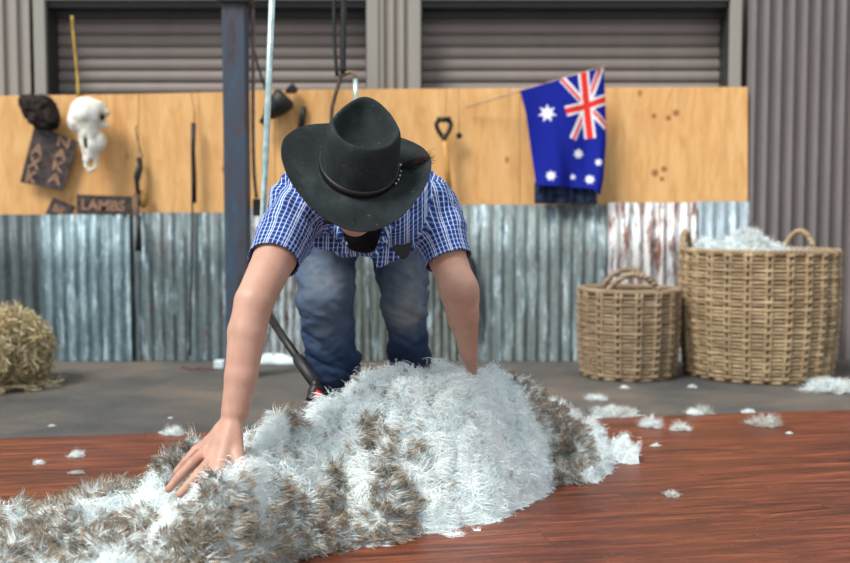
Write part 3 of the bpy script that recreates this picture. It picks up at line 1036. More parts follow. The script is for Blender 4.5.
def staples(m):
    """wedge shaped tufts standing out of the fleece, pale below and weathered at the blunt tip"""
    idx = np.where(m)[0]
    idx = idx[RNG.random(len(idx)) < .7]
    rep = np.repeat(idx, 15); n = len(rep)
    N_ = nr[rep]; D_ = nr[idx] * .9 + cdir[idx] * .85 + RNG.normal(size=(len(idx), 3)) * .22 + np.array([0, -.15, -.1])
    D_ /= np.linalg.norm(D_, axis=1)[:, None]
    D_ = np.repeat(D_, 15, 0)
    Ll = np.repeat(RNG.uniform(.024, .046, len(idx)) * near_hand[idx], 15)
    J = RNG.normal(size=(n, 3))
    root = P[rep] + J * .0035 - N_ * .006
    tip = P[rep] + D_ * (Ll * RNG.uniform(.82, 1.05, n))[:, None] + J * .0035 + RNG.normal(size=(n, 3)) * .0016
    mid = P[rep] + J * .0055 + D_ * (Ll * .5)[:, None] + N_ * (Ll * .12)[:, None]
    for q in (root, tip, mid): q[:, 2] = np.maximum(q[:, 2], .012)
    tb = np.repeat(np.clip(.6 + .4 * bw[idx] + RNG.normal(size=len(idx)) * .2, .25, 1), 15)[:, None]
    mixc = np.repeat(vn(P[idx], .07, 3) * .5 + .5 + RNG.normal(size=len(idx)) * .15, 15)[:, None]
    mixc = np.clip(mixc, 0, 1)
    tc = GREY * (1 - mixc) + BROWN * mixc
    c1 = (BUFF * (1 - tb) + tc * tb) * RNG.uniform(.8, 1.2, n)[:, None]
    c0 = WHITE * .96 * (1 - .15 * tb) + BUFF * .15 * tb
    w = RNG.uniform(.0012, .0024, n)
    return fibres(root, tip, mid, w, w * .75, c0, c1, 4, 0.06, N_ + 0.5 * np.array([0, -1, 0]), .40, .35)
for m, fn, name, label in ((np.ones(len(P), bool) & (~is_b | (RNG.random(len(P)) < .25)), white_curls, 'white_wool', 'fluffy clean white wool'),
                           (is_b, staples, 'weathered_wool', 'grey-brown weathered wool tips')):
    V, F, C = fn(m)
    print(name, len(F))
    o = np_mesh(name, V, F, M['wool'], fleece, smooth=False, col=C)
    o['label'] = label
    o['kind'] = 'stuff'

# ------------------------------------------------------------------ loose wool tufts
def tuft_mesh(name, w, d, h, grey, seed, n=70):
    rs = np.random.default_rng(seed)
    a = rs.uniform(0, 2 * PI, n); r = np.sqrt(rs.random(n))
    x = np.cos(a) * r * w * 0.4; y = np.sin(a) * r * d * 0.4
    x = x + 0.15 * w * np.sin(seed); 
    zz = h * 0.45 * (1 - r ** 2)
    P = np.stack((x, y, zz + 0.004), -1)
    nn = np.stack((np.cos(a) * r * 1.0, np.sin(a) * r * 1.0, np.ones(n) * 0.8), -1)
    nn /= np.linalg.norm(nn, axis=1)[:, None]
    lean = rs.normal(size=(n, 3)) * 0.6
    s = min(w, d)
    V, F, C = locks(P, nn, lean, np.full(n, s * 0.36) * rs.uniform(.6, 1.5, n), np.full(n, s * 0.12), 12, np.where(rs.random(n) < grey, 0.8, 0.05), np.full(n, 0.3), max(0.0012, s * 0.022), 3)
    V[:, 2] = np.clip(V[:, 2] - 0.010, 0.0003, h * 1.15)
    # a lumpy core
    bm = bmesh.new()
    bmesh.ops.create_icosphere(bm, subdivisions=3, radius=0.5)
    for v in bm.verts:
        k = 1 + 0.25 * mnoise.noise(v.co * 3 + Vector((seed, 0, 0)))
        v.co = Vector((v.co.x * w * 0.6 * k + 0.15 * w * math.sin(seed) * 0.6, v.co.y * d * 0.6 * k, max(0.0, v.co.z * h * 0.6 * k + h * 0.22)))
    tri = [[v.index for v in fc.verts] for fc in bm.faces]
    bm.verts.ensure_lookup_table()
    cv = np.array([v.co[:] for v in bm.verts]); bm.free()
    tri = np.array([[t[0], t[1], t[2], t[2]] for t in tri])
    V2 = np.concatenate((cv, V)); 
    base = WHITE * 0.95 * (1 - grey * .7) + BUFF * grey * .7
    C2 = np.concatenate((np.repeat(base[None], len(cv), 0), C))
    me = bpy.data.meshes.new(name)
    faces = [tuple(t[:3]) for t in tri.tolist()] + (F + len(cv)).tolist()
    me.from_pydata(V2.tolist(), [], faces)
    at = me.color_attributes.new('Col', 'FLOAT_COLOR', 'POINT')
    c = np.ones((len(V2), 4), np.float32); c[:, :3] = C2
    at.data.foreach_set('color', c.ravel())
    return me

TUFTS = [
    # px, py(bottom), width px, height px, grey, label
    (74, 461, 15, 9, .05, 'brighter white wool tuft on the left end of the boards'),
    (39, 468, 11, 7, .3, 'small dull wool tuft on the boards nearest the straw heap'),
    (75, 478, 13, 3, .8, 'flat tan wool wisp on the boards, closest to the fleece\'s left flap'),
    (174, 439, 22, 11, .1, 'white wool tuft on the floor edge just behind the man\'s spread hand'),
    (268, 414, 10, 5, .1, 'small white wool bit on concrete right beside the man\'s wrist'),
    (161, 434, 6, 4, .1, 'tiny wool speck left of the white tuft behind the spread hand'),
    (170, 419, 5, 3, .3, 'tiny wool speck on the concrete left of the man\'s bare wrist'),
    (51, 427, 8, 3, .6, 'faint wool wisp on concrete in front of the straw heap'),
    (531, 398, 22, 12, .75, 'grey wool clump on concrete touching the back of the fleece'),
    (506, 379, 14, 4, .4, 'thin wool wisp on concrete behind the fleece, by the man\'s buried hand'),
    (556, 406, 19, 8, .15, 'flat white tuft on concrete between the fleece and the small basket'),
    (564, 423, 32, 9, .8, 'long grey wool strand touching the fleece\'s right end'),
    (584, 421, 9, 5, .1, 'small white bit at the right tip of the grey strand'),
    (598, 422, 11, 4, .1, 'tiny flat white bit on the floor edge by the long flat strip'),
    (600, 401, 19, 6, .25, 'flat wool wisp on concrete below the small basket\'s left side'),
    (611, 409, 8, 6, .0, 'round white speck on concrete in front of the small basket'),
    (622, 419, 42, 8, .3, 'long flat strip of wool lying along the edge of the boards'),
    (650, 431, 18, 14, .1, 'round white tuft, the plumpest on the boards'),
    (685, 434, 20, 10, .35, 'domed white tuft with a dark centre on the boards'),
    (693, 418, 16, 7, .0, 'flat white tuft on the board edge beside a grey one'),
    (706, 415, 19, 12, .8, 'grey wool clump on the board edge before the large basket'),
    (748, 414, 12, 6, .0, 'clean white bit on the concrete before the large basket\'s middle'),
    (770, 430, 29, 13, .8, 'largest grey-buff wool clump lying alone on the boards'),
    (789, 437, 5, 4, .0, 'tiny white speck right of the largest grey-buff clump'),
    (674, 501, 13, 9, .7, 'small grey tuft alone in the middle of the boards'),
    (655, 450, 10, 4, .4, 'broken wool crumbs on the boards below the plumpest tuft'),
    (625, 389, 9, 5, .1, 'small white bit at the foot of the small basket'),
    (836, 394, 46, 12, .1, 'white wool strip on concrete right beside the large basket'),
    (693, 388, 8, 5, .2, 'white bit on concrete between the two baskets'),
]
for i, (px, py, w, h, gr, lab) in enumerate(TUFTS):
    p = G(px, py, 0.0)
    # on boards or concrete
    rel = (Vector((p.x, p.y, 0)) - Vector((e0.x, e0.y, 0))).dot(nrm)
    z0 = 0.0105 if rel < 0 else 0.0005
    k = p.y / FPX
    hw, hh = w * k, h * k
    me = tuft_mesh('wool_tuft', hw, min(hw, max(hh * 1.2, hw * 0.7)), max(hh * 1.0, 0.008), gr, i * 3 + 1, 40 if w < 12 else 90)
    o = link('wool_tuft', me, M['wool'], smooth=False)
    o.location = (p.x, p.y + hw * 0.3, z0)
    tag(o, lab, 'wool tuft', 'loose wool tufts scattered on the floor')

# ------------------------------------------------------------------ baskets
def basket(cx, cy, r_bot, r_top, h, rows, nst, mat, label, group='wicker baskets', band=None):
    t = empty('wicker_basket', (cx, cy, 0.001))
    tag(t, label, 'basket', group)
    V, F = [], []
    seg = nst * 6
    prof = 6
    rh = h / rows
    for r in range(rows):
        zc = rh * (r + 0.5)
        u = zc / h
        bulge = 0.035 * math.sin(PI * min(1, u * 1.05))
        R = r_bot + (r_top - r_bot) * (u ** 0.7) + bulge * r_bot
        base = len(V)
        jz = random.uniform(-.1, .1) * rh
        for i in range(seg):
            a = 2 * PI * i / seg
            wv = math.cos(nst * a / 2 + (PI / 2 if 0 else 0))
            wv2 = math.cos(nst * a / 2 + PI * (r % 2))
            g_ = abs(math.cos(nst * a / 4)) ** 7
            off = 0.010 * g_ * (1 if r % 2 else -1) + 0.006 * abs(math.cos(nst * a / 4)) ** 2 + 0.002 * math.sin(nst * a * .5 + r)
            RR = R + off + 0.0015 * mnoise.noise(Vector((a * 9, r * 1.3, cx)))
            zw = zc + jz + 0.05 * rh * mnoise.noise(Vector((a * 3, r * .7, 4)))
            for k in range(prof):
                b = 2 * PI * k / prof
                rr = RR + math.cos(b) * rh * 0.36
                zz = zw + math.sin(b) * rh * 0.43
                V.append((rr * math.cos(a), rr * math.sin(a), max(zz, 0.0)))
        for i in range(seg):
            for k in range(prof):
                a0 = base + i * prof + k; a1 = base + i * prof + (k + 1) % prof
                j = (i + 1) % seg
                b0 = base + j * prof + k; b1 = base + j * prof + (k + 1) % prof
                F.append((a0, b0, b1, a1))
    body = np_mesh('woven_side', V, F, mat, t)
    # stakes (one piece, regular pattern) seen through the weave
    bm = bmesh.new()
    for s_ in range(nst // 2):
        for da in (-.011, .011):
            a = 4 * PI * s_ / nst + da / r_top
            pts = []
            for q in range(13):
                u = q / 12
                R = r_bot + (r_top - r_bot) * (u ** 0.7) + 0.035 * math.sin(PI * min(1, u * 1.05)) * r_bot + 0.008
                pts.append((R * math.cos(a), R * math.sin(a), u * h))
            tube(bm, pts, 0.0085, 6)
    bm_obj('stakes', bm, mat, t, True)
    # inner lining + base
    bm = bmesh.new()
    n = 48
    rings = []
    for u in (0.0, 0.2, 0.4, 0.6, 0.8, 0.97):
        R = r_bot + (r_top - r_bot) * (u ** 0.7) + 0.035 * math.sin(PI * min(1, u * 1.05)) * r_bot - 0.016
        rings.append([bm.verts.new((R * math.cos(2 * PI * i / n), R * math.sin(2 * PI * i / n), 0.006 + u * h)) for i in range(n)])
    for a_, b_ in zip(rings[:-1], rings[1:]):
        for i in range(n):
            bm.faces.new((a_[i], a_[(i + 1) % n], b_[(i + 1) % n], b_[i]))
    bm.faces.new(rings[0][::-1])
    bm_obj('lining', bm, M['wicker_dark'], t, True)
    # twisted rim
    bm = bmesh.new()
    for q in range(3):
        pts = []
        m = 220
        for i in range(m):
            a = 2 * PI * i / m
            b = a * 34 + q * 2 * PI / 3
            R = r_top + 0.002 + math.cos(b) * 0.008
            pts.append((R * math.cos(a), R * math.sin(a), h + 0.002 + math.sin(b) * 0.009))
        tube(bm, pts, 0.0070, 6, closed=True)
    bm_obj('rim', bm, mat, t, True)
    return t

def handle(t, cx_off, cy_off, ang, span, rise, mat, r_top, h, lean=0.0):
    """an arch along the rim, centred at angle ang"""
    bm = bmesh.new()
    da = span / r_top / 2
    arch = []
    n = 18
    for i in range(n + 1):
        u = i / n
        a = ang - da + 2 * da * u
        zz = h + rise * math.sin(PI * u) ** 0.75
        rr = r_top + lean * math.sin(PI * u)
        arch.append(Vector((rr * math.cos(a), rr * math.sin(a), zz - 0.01)))
    for q in range(2):
        pts = []
        for i in range(len(arch) * 4 - 3):
            f = i / 4; k = int(f); fr = f - k
            p = arch[k].lerp(arch[min(k + 1, len(arch) - 1)], fr)
            b = i * 0.55 + q * PI
            pts.append(p + Vector((math.cos(ang) * math.cos(b), math.sin(ang) * math.cos(b), math.sin(b) * 0.7)) * 0.008)
        tube(bm, pts, 0.010, 6)
    bm_obj('handle', bm, mat, t, True)

BY = 4.90
kx = BY / FPX
bx = W(756, 385, BY).x
R2 = 0.368
zb = W(755, 251, BY - R2 * 0.9).z
big = basket(bx, BY, R2 * 0.90, R2 * 0.985, zb - 0.012, 34, 50, M['wicker_big'], 'large round wicker basket filled with white wool')
handle(big, 0, 0, math.radians(38), 0.17, 0.095, M['wicker_big'], R2 * 0.985, zb)
handle(big, 0, 0, math.radians(150), 0.17, 0.09, M['wicker_big'], R2 * 0.985, zb)
sy = 4.86
sx = W(627.5, 385, sy).x
R1 = 0.234
zs_ = W(627, 291, sy - R1).z
sm = basket(sx, sy, R1 * 0.90, R1 * 1.0, zs_ - 0.012, 25, 32, M['wicker_small'], 'small empty-looking wicker basket with arched handles')
handle(sm, 0, 0, math.radians(-95), 0.26, 0.085, M['wicker_small'], R1, zs_, -0.02)
handle(sm, 0, 0, math.radians(80), 0.26, 0.085, M['wicker_small'], R1, zs_, 0.0)

# wool filling the big basket
def wool_heap(name, cx, cy, R, z0, hgt, parent, label, n=1500, humps=()):
    def hf(x, y):
        r = np.sqrt((x - cx) ** 2 + (y - cy) ** 2) / R
        P = np.stack((x, y, np.zeros_like(x)), -1)
        z = z0 + 0.015 * vn(P, 0.1, 41) + 0.012 * vn(P, .05, 42)
        for hx, hy, hr, hh in humps:
            z = z + hh * np.exp(-(((x - hx) / hr) ** 2 + ((y - hy) / (hr * 1.3)) ** 2) * 1.2)
        return z, r
    xs = np.linspace(cx - R, cx + R, 60); ys = np.linspace(cy - R, cy + R, 60)
    X, Y = np.meshgrid(xs, ys, indexing='ij')
    Z, r = hf(X, Y)
    V = np.stack((X, Y, Z), -1).reshape(-1, 3)
    I, J = np.meshgrid(np.arange(59), np.arange(59), indexing='ij')
    k = (r[:-1, :-1] < 0.97) & (r[1:, 1:] < 0.97) & (r[1:, :-1] < .97) & (r[:-1, 1:] < .97)
    I, J = I[k], J[k]
    F = np.stack((I * 60 + J, (I + 1) * 60 + J, (I + 1) * 60 + J + 1, I * 60 + J + 1), 1)
    us = np.unique(F); rm = -np.ones(len(V), int); rm[us] = np.arange(len(us))
    x = RNG.uniform(cx - R, cx + R, n); y = RNG.uniform(cy - R, cy + R, n)
    z, rr = hf(x, y)
    ok = rr < 0.93
    e = .01
    zx = (hf(x + e, y)[0] - hf(x - e, y)[0]) / (2 * e); zy = (hf(x, y + e)[0] - hf(x, y - e)[0]) / (2 * e)
    nn = np.stack((-zx, -zy, np.ones_like(x)), -1); nn /= np.linalg.norm(nn, axis=1)[:, None]
    P = np.stack((x, y, z), -1)[ok]; nn = nn[ok]; m = len(P)
    V2, F2, C2 = locks(P, nn, RNG.normal(size=(m, 3)) * 0.8, RNG.uniform(.02, .05, m), np.full(m, 0.018), 14, np.where(RNG.random(m) < .18, .6, 0), np.full(m, .25), 0.0042, 3)
    Va = np.concatenate((V[us], V2)); Fa = np.concatenate((rm[F], F2 + len(us)))
    Ca = np.concatenate((np.repeat(WHITE[None] * 0.85, len(us), 0), C2))
    o = np_mesh(name, Va, Fa, M['wool'], parent, smooth=False, col=Ca)
    return o
hz = zb
o = wool_heap('wool_filling', bx, BY, R2 * 0.90, hz - 0.06, 0.1, None, '', 2600, [
    (W(686, 240, 4.8).x, 4.78, .05, .085), (W(708, 240, 4.8).x, 4.85, .08, .085), (W(743, 240, 4.8).x, 4.80, .08, .115), (W(764, 240, 4.8).x, 4.85, .08, .085), (W(783, 243, 4.8).x, 4.9, .05, .05)])
tag(o, 'white wool piled up inside the large wicker basket', 'wool', kind='stuff')

# ------------------------------------------------------------------ straw heap
def straw():
    c = W(-12, 402, 4.55)
    cx, cy = c.x, 4.55
    bm = bmesh.new()
    bmesh.ops.create_icosphere(bm, subdivisions=5, radius=1.0)
    for v in bm.verts:
        k = 1 + 0.10 * mnoise.noise(v.co * 2.2) + 0.05 * mnoise.noise(v.co * 6)
        v.co = Vector((cx + v.co.x * 0.255 * k, cy + v.co.y * 0.27 * k, max(0.002, 0.15 + v.co.z * 0.20 * k)))
    cv = np.array([v.co[:] for v in bm.verts]); fc = [[v.index for v in f.verts] for f in bm.faces]
    nv = np.array([v.normal[:] for v in bm.verts]); 
    bm.normal_update(); nv = np.array([v.normal[:] for v in bm.verts]); bm.free()
    n = 9000
    i = RNG.integers(0, len(cv), n)
    P = cv[i] + RNG.normal(size=(n, 3)) * 0.008; nn = nv[i]
    t = RNG.normal(size=(n, 3)); t -= nn * (t * nn).sum(1)[:, None] * 0.75
    t[:, 0] += 0.0; t /= np.linalg.norm(t, axis=1)[:, None]
    L = RNG.uniform(.04, .13, n)[:, None]
    a = P - t * L * .5; b = P + t * L * .5 + nn * RNG.uniform(0, .03, n)[:, None]
    # loose stalks round the foot
    m = 260
    ang = RNG.uniform(-2.6, 0.6, m); rr = RNG.uniform(.75, 1.22, m) 
    Pf = np.stack((cx + np.cos(ang) * .27 * rr, cy + np.sin(ang) * .27 * rr, RNG.uniform(.003, .03, m)), -1)
    tf = RNG.normal(size=(m, 3)); tf[:, 2] *= .05; tf /= np.linalg.norm(tf, axis=1)[:, None]
    a = np.concatenate((a, Pf - tf * .03)); b = np.concatenate((b, Pf + tf * .03))
    a[:, 2] = np.maximum(a[:, 2], .003); b[:, 2] = np.maximum(b[:, 2], .003)
    nt = len(a)
    mid = (a + b) / 2 + RNG.normal(size=(nt, 3)) * 0.008
    mid[:, 2] = np.maximum(mid[:, 2], .003)
    base = np.array([[.58, .47, .27], [.70, .60, .37], [.42, .33, .18], [.76, .68, .48], [.28, .21, .11]])[RNG.integers(0, 5, nt)]
    w = RNG.uniform(.003, .008, nt)
    V, F, C = fibres(a, b, mid, w, w * .7, base, base * .9, 3, 0.0)
    me = bpy.data.meshes.new('straw_heap')
    me.from_pydata(cv.tolist() + V.tolist(), [], fc + (F + len(cv)).tolist())
    at = me.color_attributes.new('Col', 'FLOAT_COLOR', 'POINT')
    c4 = np.ones((len(cv) + len(V), 4), np.float32)
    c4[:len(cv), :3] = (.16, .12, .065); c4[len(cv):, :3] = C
    at.data.foreach_set('color', c4.ravel())
    o = link('straw_heap', me, M['straw'], smooth=False)
    tag(o, 'heap of loose golden straw on the concrete by the corrugated iron', 'straw', kind='stuff')
straw()

# ------------------------------------------------------------------ things hanging on the boards
YH = 5.38
def slab(name, pts, y, th, mat, parent=None, bev=0.0):
    bm = bmesh.new()
    P = [W(a, b, y) for a, b in pts]
    f = [bm.verts.new((p.x, y, p.z)) for p in P]
    g = [bm.verts.new((p.x, y + th, p.z)) for p in P]
    bm.faces.new(f); bm.faces.new(g[::-1])
    for i in range(len(P)):
        j = (i + 1) % len(P)
        bm.faces.new((f[i], g[i], g[j], f[j]))
    o = bm_obj(name, bm, mat, parent)
    if bev: bevel(o, bev, 2)
    return o

def text_mesh(txt, centre, size, rot_y, y, mat, parent, name='lettering', xs=1.0):
    cu = bpy.data.curves.new('t', 'FONT')
    cu.body = txt; cu.size = size; cu.extrude = 0.0012
    cu.align_x = 'CENTER'; cu.align_y = 'CENTER'
    cu.offset = size * 0.03
    cu.space_line = 0.85
    ob = bpy.data.objects.new('t', cu)
    COL.objects.link(ob)
    bpy.context.view_layer.update()
    me = bpy.data.meshes.new_from_object(ob.evaluated_get(bpy.context.evaluated_depsgraph_get()))
    bpy.data.objects.remove(ob)
    mt = Matrix.Translation((centre[0], y, centre[2])) @ Matrix.Rotation(rot_y, 4, 'Y') @ Matrix.Rotation(PI / 2, 4, 'X') @ Matrix.Diagonal((xs, 1, 1, 1))
    me.transform(mt)
    me.materials.clear()
    return link(name, me, mat, parent, False)

# tall tilted stencil plate: corners from the photo
o = slab('stencil_plate', [(35, 124), (78, 142), (63, 191), (20, 182)], YH - 0.01, 0.004, M['stencil'])
tag(o, 'tall tilted metal stencil plate with cut letters under the dark rag', 'stencil plate', 'wool bale stencils on the plywood')
for (tx, ty, s_) in [('W', (54, 147), .055), ('M', (66, 151), .05), ('A', (37, 152), .05), ('K', (52, 158), .05), ('A', (33, 165), .05), ('X', (61, 162), .05), ('K', (30, 176), .05), ('A', (58, 171), .05), ('K', (54, 181), .05)]:
    pass
ctr = W(38, 163, YH - .01)
text_mesh('A\nX\nK', W(35, 164, YH), .088, math.radians(15), YH - 0.0125, M['stencil_cut'], o)
text_mesh('N\nA\nK\nA', W(60, 161, YH), .078, math.radians(15), YH - 0.0125, M['stencil_cut'], o, xs=1.25)
o = slab('stencil_plate', [(53, 197), (76, 206.5), (70, 219), (44, 217)], YH - 0.012, 0.004, M['stencil'])
tag(o, 'small tilted stencil plate tucked behind the iron, left of the long one', 'stencil plate', 'wool bale stencils on the plywood')
text_mesh('BE', W(60, 210, YH), .055, math.radians(20), YH - 0.0145, M['stencil_cut'], o, xs=1.2)
o = slab('stencil_plate', [(76.5, 194.5), (132, 196.5), (131.5, 216), (76.5, 214)], YH - 0.016, 0.004, M['stencil'])
tag(o, 'long stencil plate reading LAMBS resting above the streaked iron', 'stencil plate', 'wool bale stencils on the plywood')
text_mesh('LAMBS', W(104, 206, YH), .078, math.radians(2), YH - 0.0185, M['stencil_cut'], o, xs=1.02)

# dark rag hanging over the stencil
def rag():
    out = [(20, 98), (38, 96.5), (50, 98), (56, 104), (59, 116), (60, 126), (52, 130), (40, 128), (34, 124), (28, 117), (25, 108)]
    bm = bmesh.new()
    c = W(40, 112, YH - .05)
    out = [(40 + (a - 40) * 1.22, 113 + (b - 113) * 1.2) for a, b in out]
    n = len(out)
    rings = []
    for s_, dy in ((1.0, 0.0), (0.96, -0.035), (0.7, -0.06), (0.35, -0.07)):
        rings.append([bm.verts.new(Vector((c.x + (W(px, py, YH).x - c.x) * s_, YH - 0.012 + dy + 0.012 * math.sin(i * 2.3), c.z + (W(px, py, YH).z - c.z) * s_))) for i, (px, py) in enumerate(out)])
    for a, b in zip(rings[:-1], rings[1:]):
        for i in range(n):
            bm.faces.new((a[i], a[(i + 1) % n], b[(i + 1) % n], b[i]))
    bm.faces.new(rings[-1]); bm.faces.new(rings[0][::-1])
    o = bm_obj('dark_rag', bm, M['darkcloth'], None, True)
    m = o.modifiers.new('s', 'SUBSURF'); m.levels = 3; m.render_levels = 3
    tex = bpy.data.textures.new('rag', 'CLOUDS'); tex.noise_scale = 0.03
    d = o.modifiers.new('d', 'DISPLACE'); d.texture = tex; d.strength = 0.02; d.texture_coords = 'LOCAL'
    tag(o, 'bunched dark rag hanging over the top of the plywood', 'rag')
rag()

# animal skull
def skull():
    y = YH - 0.09
    f = Field((wx(60, 100, y) - .02, y - .12, W(0, 182, y).z), (wx(115, 100, y), y + .11, W(0, 88, y).z), 0.0045)
    q = lambda a, b, dy=0.0: W(a, b, y + dy)
    f.ell(q(86, 113), (0.085, 0.075, 0.085), 0.02)
    f.ell(q(76, 122), (0.045, 0.05, 0.055), 0.02)
    f.ell(q(97, 114), (0.045, 0.05, 0.07), 0.02)
    f.chain([q(88, 128), q(91, 146), q(91, 160)], [.055, .042, .026], 0.02)
    f.ell(q(101, 142, .02), (0.028, 0.04, 0.055), 0.015)
    f.chain([q(82, 136), q(85, 152), q(86, 166), q(90, 171), q(95, 168), q(96, 155)], [.022, .015, .010, .009, .010, .014], 0.006)
    f.cap(q(100, 106), q(107, 113), .022, .015, 0.01)
    f.cap(q(100, 124), q(107, 126), .018, .012, 0.01)
    f.cap(q(101, 126), q(106, 113), .012, .012, .01)
    f.ell(q(101.5, 117, -.045), (.019, .035, .022), .006, sub=True)
    f.ell(q(85, 143, -.05), (.012, .05, .036), .006, sub=True)
    f.ell(q(91, 163, -.02), (.011, .06, .022), .004, sub=True)
    V, F = f.mesh(); V = relax(V, F, 2)
    V = V + 0.0015 * vn(V, .02)[:, None]
    o = np_mesh('animal_skull', V, F, M['bone'])
    tag(o, 'bleached white animal skull hung nose down on the plywood', 'skull')
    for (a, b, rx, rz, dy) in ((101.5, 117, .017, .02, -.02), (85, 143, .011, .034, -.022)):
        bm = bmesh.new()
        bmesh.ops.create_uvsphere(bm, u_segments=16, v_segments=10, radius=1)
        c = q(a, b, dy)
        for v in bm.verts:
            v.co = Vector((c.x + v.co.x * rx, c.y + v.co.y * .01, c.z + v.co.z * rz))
        bm_obj('hollow', bm, M['bone_shade'], o, True)  # dark plug standing in for the shade inside the socket
    tube_obj('hanging_wire', [W(107, 112, y), W(106.5, 100, YH), W(106, 94, YH)], .002, M['wire'], o, 6)
skull()

# yellow cord over the roller door
o = tube_obj('cord', catmull([W(72, 16, 5.44), W(74, 40, 5.44), W(77, 70, 5.44), W(78.5, 96, 5.40)], 5), .008, M['cord_y'], None, 8)
tag(o, 'yellow cord hanging down the roller door above the skull', 'cord')

# hanging tool left (hook, wire, dark handle with leather pouch)
t = empty('hanging_tool', W(138, 200, YH)); tag(t, 'dark hooked shearing tool hanging on wire beside the long stencil', 'tool')
def child_at(name, pts, r, mat, par, seg=10):
    o = tube_obj(name, [Vector(p) - par.location for p in pts], r, mat, par, seg)
    return o
child_at('wire', catmull([W(137, 125, YH), W(136, 130, YH), W(139, 145, YH), W(143, 158, YH)], 4), .004, M['wire'], t)
child_at('handle', catmull([W(139, 158, YH), W(140, 166, YH - .01), W(137, 178, YH - .02), W(138, 194, YH - .02)], 4), [.014] * 5 + [.018] * 4 + [.012] * 4, M['black'], t)
child_at('blade', [W(137, 194, YH - .02), W(136, 214, YH - .04), W(138, 216, YH - .05)], [.016, .012, .01], M['rustpipe'], t)
child_at('grip', [W(138.5, 216, YH - .05), W(138.7, 234, YH - .05), W(138.5, 251, YH - .05)], [.013, .014, .018], M['black'], t)
bm = bmesh.new()
bmesh.ops.create_uvsphere(bm, u_segments=16, v_segments=12, radius=1)
c = W(143, 199, YH - .01) - t.location
for v in bm.verts: v.co = Vector((c.x + v.co.x * .028, c.y + v.co.y * .015, c.z + v.co.z * .05))
bm_obj('pouch', bm, simple('worn leather', srgb(150, 116, 60), srgb(96, 70, 40), .8), t, True)

# long black rod
t = empty('hanging_rod', W(193, 200, YH)); tag(t, 'long thin black rod with a thick grip hanging by string', 'rod')
child_at('string', [W(191, 94, YH), W(194.5, 110, YH), W(194, 124, YH)], .003, M['wire'], t, 6)
child_at('grip', [W(193.5, 123, YH - .015), W(193, 150, YH - .015), W(194, 180, YH - .015), W(194, 203, YH - .015)], [.013, .012, .014, .014], M['black'], t)
child_at('shaft', [W(192.5, 200, YH - .02), W(192, 240, YH - .05), W(190, 356, YH - .07)], .0055, M['black'], t)

# thin cable and box beside the post
t = empty('hanging_cable', W(254, 100, 4.9)); tag(t, 'thin grey-brown cable hanging right of the steel post, box at its end', 'cable')
cb_ = simple('brown cable', srgb(128, 108, 102), srgb(90, 74, 70), .7)
child_at('cable', catmull([W(251.5, -30, 4.9), W(253, 40, 4.9), W(253, 120, 4.9), W(254, 170, 4.9), W(256.5, 198, 4.9)], 5), .009, cb_, t, 8)
bm = bmesh.new()
c = W(257, 206, 4.9) - t.location
box(bm, (c.x - .02, c.y - .015, c.z - .05), (c.x + .02, c.y + .015, c.z + .035))
bevel(bm_obj('switch_box', bm, simple('grey box', srgb(94, 84, 80), srgb(66, 60, 58), .6), t), .006)
o = tube_obj('thin_cord', catmull([W(249, 28, 5.2), W(255, 55, 5.2), W(264, 85, 5.2), W(270, 96, 5.36)], 5), .007, M['black'], None, 6)
tag(o, 'thin black cord slanting across the roller door between cable and pipe', 'cord')

# black brush
t = empty('hand_brush', W(277, 108, YH)); tag(t, 'black bristle brush hanging tilted on the plywood', 'brush')
bm = bmesh.new()
a, b = W(287, 96, YH - .025) - t.location, W(268, 115, YH - .025) - t.location
tube(bm, [a, a.lerp(b, .15), a.lerp(b, .6), b], [.050, .066, .056, .034], 14)
o = bm_obj('bristles', bm, M['darkcloth'], t, True)
o.data.materials.clear(); o.data.materials.append(M['blackrubber'])
child_at('handle', [W(270, 112, YH - .03), W(262, 124, YH - .03)], [.026, .02], M['black'], t)
t2 = slab('black_clip', [(285, 90), (289, 85), (293, 83), (298, 89), (295, 93), (285, 93)], YH - .02, .03, M['black'], None, .004)
tag(t2, 'small black clip on the plywood edge above the brush', 'clip')
o = tube_obj('black_bar', [W(303.5, 107, YH + .023), W(302.5, 118, YH + .023), W(300.5, 134, YH + .023)], .017, M['black'], None, 8)
tag(o, 'short black bar on the plywood between brush and hat', 'bar')

# belt loops and curved hose behind the hat
t = empty('shearing_drive_hose', W(342, 40, 4.2)); tag(t, 'black double hose looping down behind the hat into a bright bent pipe', 'hose')
D_ = 4.2
child_at('hose', catmull([W(334.5, -20, D_), W(334, 20, D_), W(335, 50, D_), W(337, 76, D_)], 4), .0075, M['blackrubber'], t, 10)
child_at('belt', catmull([W(343.5, -20, D_), W(343.5, 20, D_), W(343, 50, D_), W(343, 74, D_)], 4), .013, M['blackrubber'], t, 10)
child_at('elbow', catmull([W(342, 76, D_), W(345, 74, D_), W(350, 72.5, D_), W(354, 74, D_), W(355.3, 80, D_)], 4), .0085, simple('aged brass', srgb(150, 130, 100), srgb(100, 84, 66), .4, .5), t, 10)
child_at('bent_pipe', [W(355.3, 79, D_), W(356, 100, D_), W(357, 180, D_)], .0095, M['chrome'], t, 10)
child_at('lower_hose', catmull([W(341, 72, D_), W(338.5, 85, D_), W(334, 100, D_), W(331.5, 118, D_), W(331, 190, D_)], 4), .0085, M['rustpipe'], t, 10)

